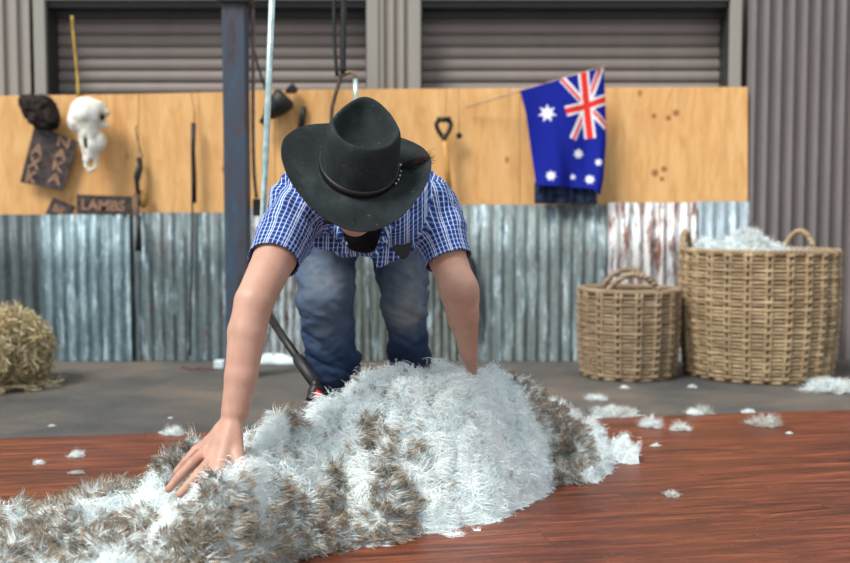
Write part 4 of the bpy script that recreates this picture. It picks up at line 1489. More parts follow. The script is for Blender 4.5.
# spade
t = empty('spade', W(444, 200, YH)); tag(t, 'spade with black D handle and pale wooden shaft leaning on the wall', 'spade')
ys_ = YH - .05
child_at('handle', catmull([W(439.5, 120, ys_), W(436.5, 124, ys_), W(438.5, 131, ys_), W(443.5, 138, ys_)], 4), .0125, M['black'], t)
child_at('handle', catmull([W(448, 120, ys_), W(451, 124, ys_), W(449, 131, ys_), W(444.5, 138, ys_)], 4), .0125, M['black'], t)
child_at('crossbar', [W(437, 119.5, ys_), W(451, 119.5, ys_)], .015, M['black'], t)
child_at('socket', [W(444, 136, ys_), W(444.5, 142, ys_)], [.016, .014], M['black'], t)
child_at('shaft', [W(444.5, 141, ys_), W(446.5, 165, ys_), W(449, 190, ys_)], .017, M['handlewood'], t)
child_at('ferrule', [W(449, 189, ys_), W(452, 212, ys_ - .01), W(456, 245, ys_ - .02)], [.017, .021, .024], M['black'], t)
bm = bmesh.new()
P0 = W(456, 243, ys_ - .02) - t.location; P1 = W(464, 330, ys_ - .03) - t.location
prev = None
for i in range(9):
    u = i / 8
    c = P0.lerp(P1, u); hw = .045 + .05 * min(1, u * 4) if u < .8 else .095 - (u - .8) * .2
    row = [bm.verts.new((c.x + hw * s_, c.y - .02 * (1 - s_ * s_) , c.z)) for s_ in (-1, -.5, 0, .5, 1)]
    if prev:
        for k in range(4): bm.faces.new((prev[k], prev[k + 1], row[k + 1], row[k]))
    prev = row
o = bm_obj('blade', bm, simple('dark spade steel', srgb(74, 76, 80), srgb(44, 44, 48), .5, .5), t, True)
m = o.modifiers.new('s', 'SOLIDIFY'); m.thickness = .004

# ball on a wire
t = empty('hanging_ball', W(459, 136, YH)); tag(t, 'small dark ball hanging on a thin wire right of the spade', 'ball')
bm = bmesh.new(); bmesh.ops.create_uvsphere(bm, u_segments=16, v_segments=12, radius=.017)
for v in bm.verts: v.co += Vector((0, -.02, 0))
bm_obj('ball', bm, M['black'], t, True)
child_at('wire', [W(458.5, 88.5, YH), W(459, 110, YH), W(459, 134, YH - .02)], .0022, M['wire'], t, 6)
o = tube_obj('wire', [W(446.5, 88.5, YH), W(446.5, 100, YH), W(445, 119, ys_)], .002, M['wire'], None, 6)
tag(o, 'thin wire holding the spade handle to the plywood', 'wire')

# flag
YF = 5.26
t = empty('australian_flag', W(560, 130, YF)); tag(t, 'blue Australian flag drooping from a thin tilted stick over plywood', 'flag')
child_at('stick', [W(466, 107.5, YH), W(520, 91, YF + .04), W(606, 66, YF)], .0045, simple('pale stick', srgb(196, 170, 140), srgb(150, 120, 100), .6), t, 8)
def flag():
    na, nb = 170, 250
    Lf = [(0, 520, 90.6), (.24, 526, 113), (.65, 531.5, 153), (1, 536.6, 185)]
    Rt = [(0, 604.5, 66.7), (.3, 606.5, 100), (.58, 607, 140), (.9, 603.5, 180), (1, 600, 196)]
    bt = np.linspace(0, 1, nb)
    lx = np.interp(bt, [q[0] for q in Lf], [q[1] for q in Lf]); ly = np.interp(bt, [q[0] for q in Lf], [q[2] for q in Lf])
    rx = np.interp(bt, [q[0] for q in Rt], [q[1] for q in Rt]); ry = np.interp(bt, [q[0] for q in Rt], [q[2] for q in Rt])
    at = np.linspace(0, 1, na)
    PX = lx[None, :] * (1 - at[:, None]) + rx[None, :] * at[:, None]
    PY = ly[None, :] * (1 - at[:, None]) + ry[None, :] * at[:, None]
    PY = PY + 0.0
    # bottom edge: sags straight, dips at the right corner
    dip = np.clip((at[:, None] - .0), 0, 1)
    corr = np.where(at[:, None] < .88, -(at[:, None] * 8) * bt[None, :] ** 3, -(1 - at[:, None]) * 58 * bt[None, :] ** 3)
    PY = PY + corr * 0.8
    C = np.zeros((na, nb, 3)); C[:] = srgb(34, 44, 148)[:3]
    blue2 = np.array(srgb(28, 36, 130)[:3])
    wht = np.array(srgb(236, 238, 244)[:3]); red = np.array(srgb(232, 62, 52)[:3])
    def seg(ax, ay, bx_, by_, hw, off=0.0, trim=0.0):
        dx, dy = bx_ - ax, by_ - ay; L = math.hypot(dx, dy); dx /= L; dy /= L
        s = (PX - ax) * dx + (PY - ay) * dy; n = (PX - ax) * (-dy) + (PY - ay) * dx - off
        return (s > -trim) & (s < L + trim) & (np.abs(n) < hw)
    diag = [(562, 79, 587, 106), (602, 66, 587, 106), (572.5, 139, 587, 106), (607, 127, 587, 106)]
    for a in diag: C[seg(*a, 3.5)] = wht
    for a in diag: C[seg(*a, 1.5, 0.8)] = red
    C[seg(583, 71, 590.5, 138.5, 5.6)] = wht
    hz_ = [(565.5, 111.5, 587, 106), (587, 106, 608, 98)]
    for a in hz_: C[seg(*a, 5.2)] = wht
    C[seg(583, 70, 590.5, 138.5, 3.3)] = red
    for a in hz_: C[seg(*a, 3.1)] = red
    def star(cx, cy, R, r, n, dim=1.0):
        ang = np.arctan2(PX - cx, -(PY - cy)); rad = np.hypot(PX - cx, PY - cy)
        u = np.abs(((ang / (2 * PI) * n + .5) % 1) - .5) * 2     # 0 at spike
        th = PI / n
        # straight edged star
        x1, y1 = R, 0.0; x2, y2 = r * math.cos(th), r * math.sin(th)
        aa = u * th
        den = (np.cos(aa) * (y2 - y1) - np.sin(aa) * (x2 - x1))
        edge = (x1 * (y2 - y1) - y1 * (x2 - x1)) / np.where(np.abs(den) < 1e-6, 1e-6, den)
        C[rad < edge] = wht * dim
    star(547.3, 113.3, 9.5, 4.6, 7)
    star(578.7, 153.7, 5.6, 3.2, 7); star(550.7, 175.8, 5.6, 3.2, 7); star(573.4, 176.8, 3.6, 1.7, 5); star(589.8, 179.5, 5.2, 3, 7); star(598.4, 162.5, 4.2, 2.4, 7)
    fold = 0.020 * np.sin(at[:, None] * 9 + bt[None, :] * 2.5) * (0.15 + bt[None, :]) + 0.010 * np.sin(at[:, None] * 21 - bt[None, :] * 4 + 1) * bt[None, :] \
        - 0.035 * np.clip((at[:, None] - .86) / .14, 0, 1) ** 2 * -1
    V = np.zeros((na, nb, 3))
    for i in range(na):
        for j in range(nb):
            p = W(PX[i, j], PY[i, j], YF)
            V[i, j] = (p.x, YF + fold[i, j], p.z)
    V = V.reshape(-1, 3) - np.array(t.location[:])
    I, J = np.meshgrid(np.arange(na - 1), np.arange(nb - 1), indexing='ij'); I = I.ravel(); J = J.ravel()
    F = np.stack((I * nb + J, (I + 1) * nb + J, (I + 1) * nb + J + 1, I * nb + J + 1), 1)
    o = np_mesh('cloth', V, F, M['flag'], t, col=C.reshape(-1, 3))
    m = o.modifiers.new('s', 'SOLIDIFY'); m.thickness = .0015
flag()
# rippled dark blue strip under the flag
bm = bmesh.new()
pts0 = []
n = 36
rows = []
for j in range(12):
    v = j / 11
    py = 183 + 21 * v
    row = []
    for i in range(n + 1):
        u = i / n
        px = 535.5 + 60 * u
        p = W(px, py, YH)
        row.append(bm.verts.new((p.x, YH - .055 - .012 * math.sin(u * 16 + 1) * (0.4 + v) - 0.01 * math.sin(u * 37), p.z)))
    rows.append(row)
for a, b in zip(rows[:-1], rows[1:]):
    for i in range(n): bm.faces.new((a[i], a[i + 1], b[i + 1], b[i]))
o = bm_obj('dark_blue_strip', bm, M['blue_dk'], None, True)
m = o.modifiers.new('s', 'SOLIDIFY'); m.thickness = .02
tag(o, 'rippled dark blue strip on the iron edge just below the flag', 'cloth')

# pale sheet and small box on the floor at the wall
bm = bmesh.new()
out = [(259, 366), (262, 360), (268, 356.5), (278, 357.5), (288, 360), (297, 363), (297, 367)]
rings = []
n = 20
for k, (s_, zz) in enumerate(((1.0, 0.0015), (1.0, .012), (.85, .03), (.5, .042), (.1, .045))):
    c = Vector((W(278, 366, 5.28).x, 5.28, 0))
    rings.append([bm.verts.new((c.x + math.cos(2 * PI * i / n) * .115 * s_ + (-.02 if zz > .02 else 0), c.y - .03 + math.sin(2 * PI * i / n) * .05 * s_, zz * (1 + .3 * math.sin(i)))) for i in range(n)])
for a, b in zip(rings[:-1], rings[1:]):
    for i in range(n): bm.faces.new((a[i], a[(i + 1) % n], b[(i + 1) % n], b[i]))
bm.faces.new(rings[-1]); bm.faces.new(rings[0][::-1])
o = bm_obj('pale_sheet', bm, M['whitecloth'], None, True)
tag(o, 'crumpled pale sheet on the floor against the rust-spotted iron', 'sheet')
bm = bmesh.new()
c = G(218.5, 369, 0)
box(bm, (c.x - .025, c.y, .001), (c.x + .025, c.y + .05, .042))
o = bm_obj('white_carton', bm, M['whitecloth'], None); bevel(o, .004)
tag(o, 'tiny white carton on the concrete at the foot of the iron', 'carton')
o = tube_obj('red_cord', catmull([G(182, 367, .006), G(192, 369, .006), G(204, 368, .006), G(214, 369.5, .006)], 5), .004, simple('faded red cord', srgb(130, 60, 58), srgb(90, 44, 44), .8), None, 6)
tag(o, 'thin faded red cord lying on the concrete left of the carton', 'cord')

# ------------------------------------------------------------------ shearing downtube
t = empty('shearing_downtube', W(266, 100, 3.25)); tag(t, 'bright shearing downtube with black lower arm and red-tipped handpiece', 'shearing machine')
D3 = 3.25
child_at('upper_tube', [W(273.5, -40, D3), W(268, 100, D3), W(263, 215, D3), W(261.5, 255, D3)], .0105, M['chrome'], t, 14)
child_at('elbow_joint', catmull([W(261.5, 250, D3), W(261, 275, D3), W(263, 300, D3 - .05), W(268, 314, D3 - .1)], 4), .016, M['black'], t, 12)
child_at('lower_tube', [W(267, 312, D3 - .1), W(283, 337, D3 - .22), W(300, 361, D3 - .34)], .0125, M['black'], t, 12)
child_at('grip_tube', [W(297, 357, D3 - .33), W(299, 360, D3 - .34), W(315, 383, D3 - .44)], [.014, .0185, .017], M['blackrubber'], t, 14)
child_at('handpiece', catmull([W(315, 382, D3 - .44), W(316, 388, D3 - .45), W(313.5, 394, D3 - .46), W(311, 401, D3 - .47)], 4), [.015] * 4 + [.019] * 5 + [.016] * 4, M['black'], t, 12)
child_at('red_knob', [W(317, 398, D3 - .48), W(320.5, 392, D3 - .48)], [.012, .013], M['red'], t, 12)
# ------------------------------------------------------------------ the shearer
def person():
    v3 = lambda p: np.array([p[0], p[1], p[2]])
    SL = v3(W(300, 204, 2.50)); SR = v3(W(428, 206, 2.70))
    EL = v3(W(254, 302, 2.27)); ER = v3(W(459, 290, 2.60))
    WL = v3(W(235, 412, 2.21)); WR = v3(W(480, 374, 2.70))
    HIPL = np.array([-.285, 3.05, .82]); HIPR = np.array([-.095, 3.10, .82])
    KL = v3(W(324, 300, 2.92)); KR = v3(W(404, 298, 3.02))
    AL = v3(W(341, 388, 3.08)); AR = v3(W(415, 378, 3.28))
    AL[2] = .11; AR[2] = .11
    hc = np.array([-.153, 2.31, .853])          # head centre
    neck = (SL + SR) / 2 + np.array([0, -.03, .03])
    f = Field((-.64, 1.98, .03), (.14, 3.42, 1.02), 0.0048)
    # trunk
    ch = (SL + SR) / 2
    f.ell(ch + [0, .06, -.02], (.165, .15, .10), .03)
    f.ell([-.17, 2.84, .80], (.15, .20, .10), .04)
    f.ell([-.19, 3.04, .82], (.15, .12, .11), .04)
    f.cap(SL, SR, .06, .06, .04)
    f.chain([neck, hc + [0, .06, -.01]], [.062, .058], .03)
    # head: skull, jaw, nose, ears, brow  (face looks forward and down)
    up = np.array([0.10, -.64, .76]); up /= np.linalg.norm(up)
    fw = np.array([0, -.77, -.64]); fw -= up * (fw @ up); fw /= np.linalg.norm(fw)
    sd = np.cross(fw, up)
    R = np.stack((sd, fw, up), 1)
    f.ell(hc + up * .0, (.074, .094, .088), .02, R)
    f.ell(hc + fw * .035 - up * .06, (.052, .060, .056), .03, R)
    chin = hc + fw * .062 - up * .094
    f.ell(chin, (.026, .024, .022), .025, R)
    f.cap(hc + fw * .092 + up * .005, hc + fw * .112 - up * .032, .009, .014, .012)
    f.ell(hc + fw * .085 - up * .064, (.026, .014, .006), .006, R)
    f.ell(hc + fw * .087 - up * .076, (.022, .013, .007), .005, R)
    f.ell(hc + fw * .088 + up * .03, (.05, .014, .010), .012, R)
    for s in (-1, 1):
        f.ell(hc + sd * s * .078 - up * .012 - fw * .004, (.010, .020, .033), .006, R)
        f.ell(hc + sd * s * .032 + fw * .094 + up * .008, (.014, .012, .011), .008, R, sub=True)
        f.ell(hc + sd * s * .032 + fw * .080 + up * .008, (.012, .012, .012), .003, R)
    # arms
    mL = EL * .5 + WL * .5; mR = ER * .5 + WR * .5
    f.chain([SL, SL * .5 + EL * .5, EL], [.060, .051, .044], .02)
    f.chain([EL, EL * .72 + WL * .28 + [-.004, 0, 0], WL * .68 + EL * .32, WL], [.0435, .043, .0365, .031], .008)
    f.chain([SR, SR * .5 + ER * .5, ER], [.060, .052, .047], .02)
    f.chain([ER, ER * .7 + WR * .3 + [.004, 0, 0], WR * .7 + ER * .3, WR], [.049, .049, .037, .030], .02)
    f.cap(WR + [-.012, 0, .01], WR + [.012, 0, .01], .027, .027, .01)
    # legs inside the jeans
    for h, k, a in ((HIPL, KL, AL), (HIPR, KR, AR)):
        f.chain([h, k, (k + a) / 2, a], [.082, .055, .052, .038], .02)
        f.chain([a, a + [0, -.16, -.06]], [.034, .028], .01)
    # right hand of the man (picture left), palm down, fingers spread over the wool
    def hand(wr, mcp, fingers, thumb, rk=1.0):
        for m in mcp:
            f.cap(wr + (m - wr) * .22, m, .020 * rk, .0160 * rk, .008)
        for i in range(len(mcp) - 1):
            f.cap(mcp[i], mcp[i + 1], .0115 * rk, .0115 * rk, .008)
            c1 = wr + (mcp[i] - wr) * .55; c2 = wr + (mcp[i + 1] - wr) * .55
            f.cap(c1, c2, .016 * rk, .016 * rk, .010)
        for m, (pip, dip, tip) in zip(mcp, fingers):
            f.chain([m, m * .5 + pip * .5, pip, dip, tip], [r * rk for r in (.0145, .0128, .0128, .0112, .0094)], .0035)
        f.chain([wr + (mcp[-1] - wr) * .12, thumb[0], thumb[1], thumb[2]], [.020 * rk, .016 * rk, .013 * rk, .010 * rk], .005)
    w = lambda a, b, d: v3(W(a, b, d))
    mcpL = [w(211, 441, 2.22), w(208, 450, 2.185), w(212, 460, 2.15), w(219, 469, 2.12)]
    fL = [(w(197, 450, 2.20), w(186, 462, 2.185), w(177, 472, 2.18)),
          (w(193, 463, 2.15), w(180, 476, 2.13), w(169, 489, 2.12)),
          (w(200, 473, 2.11), w(189, 485, 2.09), w(180, 494, 2.085)),
          (w(210, 482, 2.09), w(202, 493, 2.075), w(197, 501, 2.07))]
    hand(WL + [0, 0, -.01], mcpL, fL, [w(237, 455, 2.15), w(240, 472, 2.12), w(236, 488, 2.09)])
    mcpR = [WR + q for q in ([.035, -.05, -.055], [.013, -.06, -.052], [-.010, -.062, -.052], [-.032, -.055, -.055])]
    fR = [tuple(m + np.array(q) for q in ([sx, -.038, -.012], [sx * 1.7, -.060, -.026], [sx * 2, -.076, -.042])) for m, sx in zip(mcpR, (.010, .003, -.004, -.010))]
    hand(WR, mcpR, fR, [WR + [-.042, -.02, -.04], WR + [-.055, -.045, -.055], WR + [-.058, -.066, -.07]])
    V, F = f.mesh()
    V = relax(V, F, 1, .45)
    body = np_mesh('person', V, F, M['skin'])
    tag(body, 'man in black hat and checked shirt bending over the fleece, hands on it', 'person')

    # ---------------- nails on the visible hand
    for (pip, dip, tip) in fL[:4]:
        d = tip - dip; d /= np.linalg.norm(d)
        n = np.array([0.0, -.45, .9]); n -= d * (n @ d); n /= np.linalg.norm(n)
        s = np.cross(d, n)
        bm = bmesh.new()
        bmesh.ops.create_uvsphere(bm, u_segments=12, v_segments=8, radius=1)
        c = tip + n * .0058 - d * .001
        for v in bm.verts:
            q = c + s * v.co.x * .0048 + d * v.co.y * .0062 + n * v.co.z * .0016
            v.co = Vector(q)
        bm_obj('nail', bm, simple('nail', srgb(232, 196, 184), srgb(222, 180, 168), .35), body, True)

    # ---------------- shirt
    g = Field((-.56, 2.1, .52), (.20, 3.2, 1.04), 0.006)
    g.ell(ch + [0, .07, .0], (.205, .175, .125), .03)
    g.ell(ch + [0, -.02, -.05], (.15, .10, .085), .03)
    g.ell([-.17, 2.84, .82], (.19, .22, .125), .05)
    g.ell([-.19, 3.03, .83], (.185, .14, .135), .05)
    g.cap(SL + [0.01, 0, .005], SR + [-.01, 0, .005], .078, .078, .05)
    g.cap(neck + [0, .02, 0], neck + [0, -.06, .0], .085, .075, .03)
    hL = SL + (EL - SL) * .60; hR = SR + (ER - SR) * .66
    g.chain([SL, SL * .5 + hL * .5, hL + (hL - SL) * .15], [.076, .068, .061], .02)
    g.chain([SR, SR * .5 + hR * .5, hR + (hR - SR) * .15], [.077, .070, .062], .02)
    V, F = g.mesh()
    V = relax(V, F, 2)
    nn = vnormals(V, F)
    # creases
    P = V.copy()
    for q, S, E in ((0, SL, hL), (1, SR, hR)):
        ax = (E - S) / np.linalg.norm(E - S)
    wr = .006 * vn(P * [1, 1, .7], .05, 3) + .013 * np.abs(vn(P * [1.6, 1, .6], .06, 5)) ** .8 - .006 + .002 * vn(P, .018, 6)
    wr2 = .006 * np.sin((P[:, 0] * 1.0 + P[:, 2] * .6) * 70 + vn(P, .08, 9) * 3)
    near = np.exp(-((np.linalg.norm(P - SL, axis=1) - .10) / .07) ** 2) + np.exp(-((np.linalg.norm(P - SR, axis=1) - .10) / .07) ** 2)
    arm = np.minimum(np.linalg.norm(V - hL, axis=1), np.linalg.norm(V - hR, axis=1))
    wr = np.where(arm < .13, np.maximum(wr * .6, -.001), wr)
    V = V + nn * (wr + wr2 * np.clip(near, 0, 1) * (arm > .10))[:, None]
    # pattern coordinates laid along each sleeve and along the trunk
    uv = np.zeros((len(V), 2)); 
    def along(S, E, P):
        ax = (E - S) / np.linalg.norm(E - S)
        rel = P - S
        t = rel @ ax
        side = np.cross(ax, [0, 1, 0]); side /= np.linalg.norm(side)
        fr = np.cross(side, ax)
        a = np.arctan2(rel @ side, rel @ -fr)
        # front facing angle zero
        return t, a, np.linalg.norm(rel - t[:, None] * ax, axis=1)
    tL, aL, dL = along(SL, hL, V); tR, aR, dR = along(SR, hR, V)
    isL = (tL > -.02) & (dL < .11) & (V[:, 0] < SL[0] + .07) & (V[:, 1] < SL[1] + .12)
    isR = (tR > -.02) & (dR < .115) & (V[:, 0] > SR[0] - .06) & (V[:, 1] < SR[1] + .12)
    th = np.arctan2(V[:, 0] - ch[0], V[:, 2] - .80)
    uv[:, 0] = V[:, 0] * 1.1 + .02 * np.sin(V[:, 1] * 8)
    uv[:, 1] = V[:, 1] * .9 - V[:, 2] * .9
    uvL = np.stack((aL * .072, tL), 1); uvR = np.stack((aR * .074, tR), 1)
    me_uv = uv.copy()
    # corner UVs
    fl = isL[F].sum(1) >= 2; fr_ = isR[F].sum(1) >= 2
    cu = me_uv[F]
    def fix(q):      # unwrap seam
        a = q[..., 0]; ref = a[:, :1]; per = 2 * PI * .072
        a = a - np.round((a - ref) / per) * per
        q = q.copy(); q[..., 0] = a
        return q
    cu[fl] = fix(uvL[F[fl]]); cu[fr_] = fix(uvR[F[fr_]])
    sh = np_mesh('shirt', V, F, M['plaid'], body)
    ul = sh.data.uv_layers.new(name='UVMap')
    ul.data.foreach_set('uv', cu.astype(np.float32).reshape(-1))
    sh['label'] = 'short-sleeved blue and white checked shirt'
    # open the cuffs, the neck and the tail
    bm = bmesh.new(); bm.from_mesh(sh.data)
    def cut(c, n, rad):
        c = Vector(c); n = Vector(n).normalized()
        fs = [q for q in bm.faces if (q.calc_center_median() - c).length < rad]
        geom = set(fs)
        for q in fs:
            geom.update(q.verts); geom.update(q.edges)
        bmesh.ops.bisect_plane(bm, geom=list(geom), plane_co=c, plane_no=n)
        dl = [q for q in bm.faces if (q.calc_center_median() - c).length < rad + .01 and (q.calc_center_median() - c).dot(n) > 0]
        bmesh.ops.delete(bm, geom=dl, context='FACES')
    cut(hL, (hL - SL) / np.linalg.norm(hL - SL) + np.array([.10, 0, 0]), .12)
    cut(hR, hR - SR + np.array([-.0, 0, 0]), .13)
    cut(neck + [0, -.075, .005], [0, -1, .25], .12)
    cut([-.19, 3.08, .83], [0, 1, -.2], .30)
    bm.to_mesh(sh.data); bm.free()
    m = sh.modifiers.new('thick', 'SOLIDIFY'); m.thickness = .003; m.offset = -1
    # hanging front flap and pocket, collar
    def sheet(name, pts, D, mat, th=.004, bulge=.01, sub=2):
        """grid cloth from 4 corners (picture read) at distances D"""
        c = [v3(W(p[0], p[1], d)) for p, d in zip(pts, D)]
        bm = bmesh.new(); n = 14; gr = []
        ul = bm.loops.layers.uv.new('UVMap')
        for i in range(n + 1):
            r = []
            for j in range(n + 1):
                u, v = i / n, j / n
                p = (c[0] * (1 - u) + c[1] * u) * (1 - v) + (c[3] * (1 - u) + c[2] * u) * v
                p = p + np.array([0, -1, 0]) * (bulge * math.sin(PI * u) * math.sin(PI * v) + .004 * math.sin(u * 11 + v * 5))
                r.append(bm.verts.new(Vector(p)))
            gr.append(r)
        for i in range(n):
            for j in range(n):
                fc = bm.faces.new((gr[i][j], gr[i + 1][j], gr[i + 1][j + 1], gr[i][j + 1]))
                for lp in fc.loops:
                    lp[ul].uv = (lp.vert.co.x * 1.0 - lp.vert.co.z * .12, lp.vert.co.z)
        o = bm_obj(name, bm, mat, body, True)
        m = o.modifiers.new('s', 'SOLIDIFY'); m.thickness = th
        return o
    sheet('shirt_front', [(368, 232), (424, 226), (412, 250), (377, 269)], [2.50, 2.58, 2.60, 2.52], M['plaid'])
    sheet('shirt_front', [(300, 226), (352, 228), (349, 253), (316, 247)], [2.52, 2.50, 2.51, 2.53], M['plaid'])
    sheet('collar', [(383, 226), (396, 224), (384, 246), (372, 259)], [2.46, 2.48, 2.47, 2.47], M['plaid'], .004, .006)
    sheet('collar', [(328, 224), (345, 226), (350, 246), (340, 240)], [2.46, 2.46, 2.47, 2.47], M['plaid'], .004, .006)
    # black undershirt
    u = Field((-.30, 2.32, .60), (.0, 2.75, .86), .006)
    u.ell(v3(W(364, 236, 2.50)), (.048, .06, .042), .02)
    u.ell(v3(W(364, 228, 2.50)), (.060, .06, .05), .02)
    V, F = u.mesh(); V = relax(V, F, 2)
    V = V + .003 * vn(V, .03)[:, None]
    np_mesh('undershirt', V, F, simple('black jersey', srgb(22, 20, 24), srgb(12, 11, 14), .9, 0, 30, .1), body)
    # black thing tucked in the pocket: a folded cloth
    bm = bmesh.new()
    out = [(391, 249), (396, 244), (403, 245), (413, 241), (411, 249), (408, 257), (402, 260), (397, 254)]
    A_ = [bm.verts.new(W(a, b, 2.45)) for a, b in out]
    B_ = [bm.verts.new(W(a, b, 2.48)) for a, b in out]
    bm.faces.new(A_); bm.faces.new(B_[::-1])
    for i in range(len(out)):
        j = (i + 1) % len(out); bm.faces.new((A_[i], B_[i], B_[j], A_[j]))
    o = bm_obj('pocket_cloth', bm, M['blackrubber'], body); bevel(o, .004)
    o['label'] = 'black cloth poking from the shirt pocket'

    # ---------------- jeans
    j = Field((-.46, 2.7, .03), (.16, 3.5, 1.0), 0.0062)
    j.ell([-.19, 3.07, .82], (.175, .14, .13), .05)
    kL2 = KL; kR2 = KR
    j.chain([HIPL, HIPL * .5 + KL * .5, KL, KL * .5 + AL * .5, AL + [0, .0, .02]], [.096, .084, .074, .072, .070], .02)
    j.chain([HIPR, HIPR * .5 + KR * .5, KR, KR * .5 + AR * .5, AR + [0, .0, .02]], [.096, .084, .066, .056, .060], .02)
    V, F = j.mesh(); V = relax(V, F, 2); nn = vnormals(V, F)
    fold = .006 * vn(V * [1, 1, 1.0], .06, 4) + .012 * np.abs(vn((V + [0, 0, .5] * V[:, :1]) * [.7, .7, 2.4], .08, 6)) ** .8 + .003 * vn(V * [1, 1, 2], .022, 16)
    # stacked creases above the ankle and behind the knee
    low = np.clip((.34 - V[:, 2]) / .2, 0, 1)
    fold = fold + .006 * low * np.sin(V[:, 2] * 120 + vn(V, .06, 8) * 4)
    kn = np.exp(-((V[:, 2] - .53) / .07) ** 2)
    fold = fold + .0018 * kn * np.sin(V[:, 2] * 95 + V[:, 0] * 60 + vn(V, .06, 8) * 3)
    V = V + nn * fold[:, None]
    # wear: thighs and knees rubbed pale
    fade = .25 + .12 * vn(V, .10, 3) + .07 * vn(V, .02, 13)
    for c, r, a in ((KL + [.0, -.06, .04], .13, .50), (KR + [.01, -.06, .06], .14, .48), (KL + [0, -.06, -.09], .07, .12), (KR + [.01, -.05, -.06], .07, .35)):
        fade = fade + a * np.exp(-(np.linalg.norm((V - c) * [1, 1, .8], axis=1) / r) ** 2)
    fade = fade - .32 * np.clip((.36 - V[:, 2]) / .2, 0, 1)
    fade = np.clip(fade, 0, 1)
    je = np_mesh('jeans', V, F, M['denim'], body, col=np.repeat(fade[:, None], 3, 1))
    bm = bmesh.new(); bm.from_mesh(je.data)
    for a in (AL, AR):
        c = Vector((a[0], a[1], .065))
        dl = [q for q in bm.faces if q.calc_center_median().z < .068]
        bmesh.ops.delete(bm, geom=dl, context='FACES')
    bm.to_mesh(je.data); bm.free()
    je['label'] = 'faded blue jeans'
    # belt
    # ---------------- boots
    for a, yaw in ((AL, -.15), (AR, .12)):
        b = Field(a - [.10, .28, .12], a + [.10, .14, .10], .005)
        fwd = np.array([math.sin(yaw), -math.cos(yaw), 0])
        gz = np.array([a[0], a[1], 0])
        b.cap(a + [0, .01, .03], gz + [0, .02, .06], .052, .05, .02)
        b.chain([gz + [0, .02, .05], gz + fwd * .08 + [0, 0, .05], gz + fwd * .17 + [0, 0, .042]], [.045, .046, .038], .02)
        b.d = np.maximum(b.d, 0.004 - (b.lo[2] + b.h * np.arange(b.n[2]))[None, None, :].astype(np.float32))
        V, F = b.mesh(); V = relax(V, F, 1)
        V[:, 2] = np.maximum(V[:, 2], .003)
        np_mesh('boot', V, F, simple('brown leather', srgb(84, 60, 46), srgb(52, 38, 30), .6), body)

    # ---------------- hat
    hup = np.array([0.17, -.66, .74]); hup /= np.linalg.norm(hup)
    hfw = np.array([0.02, -.74, -.66]); hfw -= hup * (hfw @ hup); hfw /= np.linalg.norm(hfw)
    hsd = np.cross(hfw, hup)      # toward picture left?
    if hsd[0] < 0: hsd = -hsd
    hb = np.array([-.150, 2.265, .868])   # centre of the brim plane
    def Hp(x, y, z):     # x side (picture right), y forward, z up along the crown
        return hb + hsd * x + hfw * y + hup * z
    nA = 96
    V = []; rings = []
    ra, rb = .086, .101       # head opening half width / half length
    oa, ob = .161, .174       # brim
    def ring(fn):
        s = len(V)
        for i in range(nA):
            V.append(fn(2 * PI * i / nA))
        rings.append(s)
    def brim(t):
        def fn(th):
            c, s = math.cos(th), math.sin(th)
            A = ra + (oa - ra) * t; B = rb + (ob - rb) * t
            x, y = A * c, B * s
            side = abs(c) ** 2.2
            z = t ** 1.7 * (.040 * side - .026 * max(0, s) ** 2 - .016 * max(0, -s) ** 2)
            z += t * .006 * math.sin(3 * th + .7)
            if c < 0: x *= 1 + .10 * t
            return Hp(x, y, z)
        return fn
    for t in (1.0, .985, .9, .75, .6, .45, .3, .15, .05): ring(brim(t))
    H = .120
    def crown(u):
        def fn(th):
            c, s = math.cos(th), math.sin(th)
            k = 1 - .07 * u - .07 * u ** 6
            A, B = ra * k, rb * k
            back = max(0.0, -s)
            A *= 1 - .34 * back * u ** 1.4
            B *= 1 + .04 * back * u
            if s > 0: B *= 1 - .10 * u * (1 - abs(c) ** 2)
            x, y = A * c, B * s
            z = H * u * (1 + .05 * max(0, -s) * u - .04 * max(0, s) * u) + .006 * u * max(0, -s)
            return Hp(x, y, z)
        return fn
    for u in (0.02, .12, .25, .4, .55, .7, .82, .91, .97): ring(crown(u))
    # rounded shoulder then a deep teardrop dish
    def top(r, dz):
        def fn(th):
            c, s = math.cos(th), math.sin(th)
            back = max(0.0, -s)
            k = 1 - .14
            A = ra * k * r * (1 - .34 * back); B = rb * k * r * (1 + .04 * back)
            if s > 0: B *= 1 - .10 * (1 - abs(c) ** 2)
            x, y = A * c, B * s
            z = H * (1 + .05 * back - .04 * max(0, s)) + .006 * back + dz
            if r < .6:
                z = H + dz + (z - H - dz) * (r / .6) 
            return Hp(x, y, z)
        return fn
    for r, dz in ((.99, .002), (.965, .003), (.93, .001), (.88, -.006), (.78, -.022), (.62, -.036), (.42, -.044), (.25, -.047), (.1, -.048)): ring(top(r, dz))
    F = []
    for a, b in zip(rings[:-1], rings[1:]):
        for i in range(nA):
            F.append((a + i, a + (i + 1) % nA, b + (i + 1) % nA, b + i))
    V.append(Hp(0, -.006, H - .048)); cidx = len(V) - 1
    last = rings[-1]
    for i in range(0, nA, 2):
        F.append((last + i, last + i + 1, last + (i + 2) % nA, cidx))
    V = np.array(V)
    V = V + .0012 * np.stack((vn(V, .04, 1), vn(V, .04, 2), vn(V, .04, 3)), 1)
    hat = np_mesh('hat', V, np.array(F), M['felt'], body)
    m = hat.modifiers.new('s', 'SOLIDIFY'); m.thickness = .003
    m = hat.modifiers.new('ss', 'SUBSURF'); m.levels = 1; m.render_levels = 1
    hat['label'] = 'dusty black felt stockman hat with curled brim'
    # band
    bm = bmesh.new()
